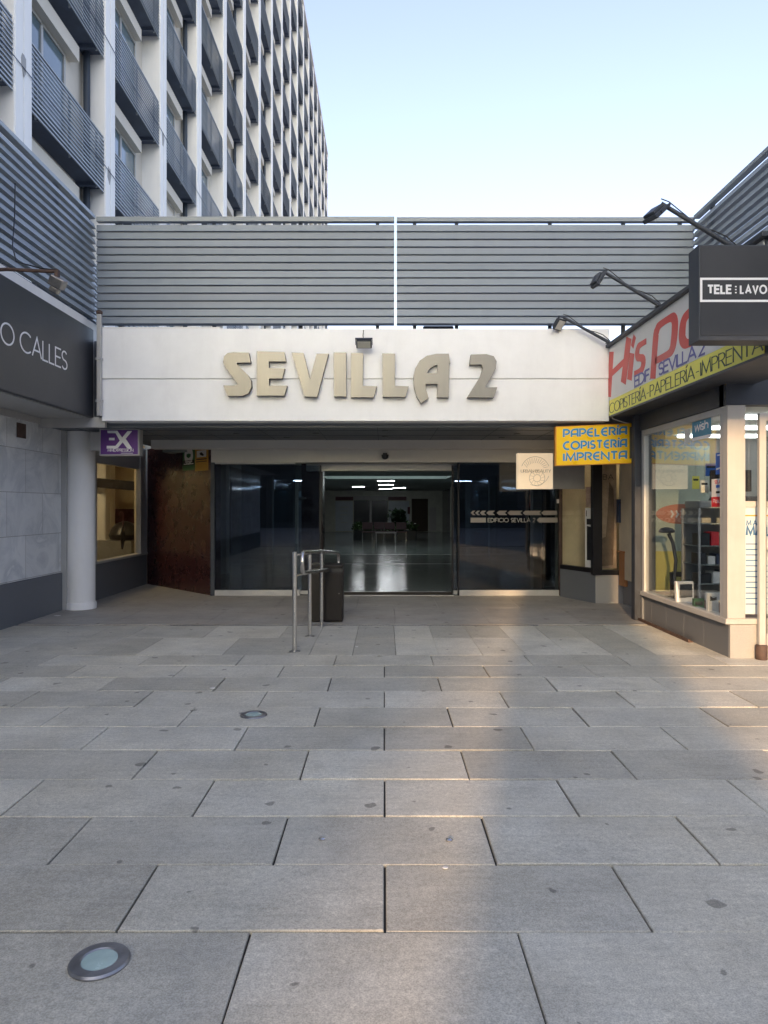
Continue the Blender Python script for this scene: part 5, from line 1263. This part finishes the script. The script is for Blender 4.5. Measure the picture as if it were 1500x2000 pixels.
m_ = MB(); write(m_, 'UBA', (Vector((bx_ + .02, 12.06, 2.06)), Vector((1, 0, 0)), Vector((0, 0, 1)), Vector((0, -1, 0))), .085, weight=.13, gap=.25, width=.27, d=.002); m_.build('lettering', M['dark_steel'], bb)
mx_ = ax(1205, 11.88); mb_ = thing('mail_box', 'dark blue letter box on the cream wall beside the banner', 'letterbox', (mx_ + .1, 11.85, az(1021, 11.9)))
MB().box(mx_, ax(1225, 11.88), 11.80, 11.91, az(1021, 11.85), az(975, 11.85)).build('body', M['navy'], mb_, bevel=.006)
MB().box(ax(1219, 11.8), ax(1223, 11.8), 11.795, 11.80, az(998, 11.8), az(993, 11.8)).build('lock', M['greybox'], mb_)
MB().box(mx_ + .02, mx_ + .15, 11.797, 11.80, az(983, 11.8), az(981, 11.8)).build('slot', M['blackframe'], mb_)
ex = thing('fire_extinguisher', 'red fire extinguisher on the cream wall under the letter box', 'extinguisher', (ax(1228, 11.6), 11.6, az(1070, 11.6)))
ex_x = ax(1227, 11.65)
MB().lathe([(.02, 0), (.058, .01), (.06, .04), (.06, .34), (.045, .39), (.02, .41), (.02, .43)], (ex_x, 11.72, az(1072, 11.65)), 24).build('cylinder', M['extred'], ex)
MB().box(ex_x - .05, ex_x + .03, 11.70, 11.74, az(1072, 11.65) + .43, az(1072, 11.65) + .46).tube([(ex_x, 11.70, az(1072, 11.65) + .44), (ex_x + .07, 11.69, az(1072, 11.65) + .42), (ex_x + .08, 11.68, az(1072, 11.65) + .28)], .009, 8).build('valve', M['blackplastic'], ex)
MB().box(ex_x - .06, ex_x + .06, 11.64, 11.66, az(1072, 11.65) + .15, az(1072, 11.65) + .26).build('label_band', M['signwhite'], ex)
wb = thing('wooden_box', 'orange brown wooden box under the red fire extinguisher', 'box', (ax(1229, 11.6), 11.7, az(1146, 11.6)))
MB().box(ax(1219, 11.62), ax(1243, 11.62), 11.62, 11.88, az(1146, 11.62), az(1080, 11.62)).build('case', M['woodbox'], wb, bevel=.004)
MB().box(ax(1217, 11.61), ax(1244, 11.61), 11.60, 11.90, az(1080, 11.61), az(1077, 11.61)).build('lid', M['woodbox'], wb)
rw_ = MB().box(3.95, 4.3, 10.45, 11.85, -.02, .42).build('stub_wall', M['granite_dark'], us, bevel=.004)
MB().box(3.9, 4.0, 10.45, 11.88, .42, 2.9).build('stub_wall_face', M['interior'], us)

ub = thing('cream_sign', 'square cream box sign with a fine round emblem by the dark glass doors', 'sign', (ax(1045, 12), 12, az(955, 12)))
UX0, UX1, UZ0, UZ1 = ax(1011, 12), ax(1080, 12), az(955, 12), az(885, 12)
MB().box(UX0, UX1, 12.0, 12.14, UZ0, UZ1).build('box', M['creamlit'], ub, bevel=.006)
MB().box(UX1, P0[0] + .22, 12.02, 12.12, UZ0, UZ1 - .12).build('bracket', M['greybox'], ub)
em = MB(); fu = (Vector(((UX0 + UX1) / 2, 11.9995, (UZ0 + UZ1) / 2)), Vector((1, 0, 0)), Vector((0, 0, 1)), Vector((0, -1, 0)))
ribbon(em, arc(.0, .0, .24, .24, 20, 160, 24), wdt(.0035), fu, .001); ribbon(em, arc(.0, .0, .24, .24, 250, 340, 14), wdt(.003), fu, .001)
ribbon(em, arc(.03, -.12, .13, .13, 0, 360, 24), wdt(.003), fu, .0014, True); ribbon(em, arc(.03, -.12, .06, .06, 0, 360, 18), wdt(.003), fu, .001, True)
for i in range(13):
    a = R(25 + i * 10.8); ribbon(em, [(.15 * math.cos(a), .15 * math.sin(a) * .9), (.22 * math.cos(a - .12), .22 * math.sin(a - .12))], wdt(.0025), fu, .0012)
for i in range(12):
    a = R(i * 30); ribbon(em, [(.03 + .065 * math.cos(a), -.12 + .065 * math.sin(a)), (.03 + .125 * math.cos(a + .2), -.12 + .125 * math.sin(a + .2))], wdt(.002), fu, .0012)
write(em, 'URBAN BEAUTY', (fu[0] + Vector((-.24, 0, -.025)), *fu[1:]), .05, weight=.16, thin=.07, gap=.15, width=.50, d=.002, serif=.05)
em.build('emblem', M['creamink'], ub)
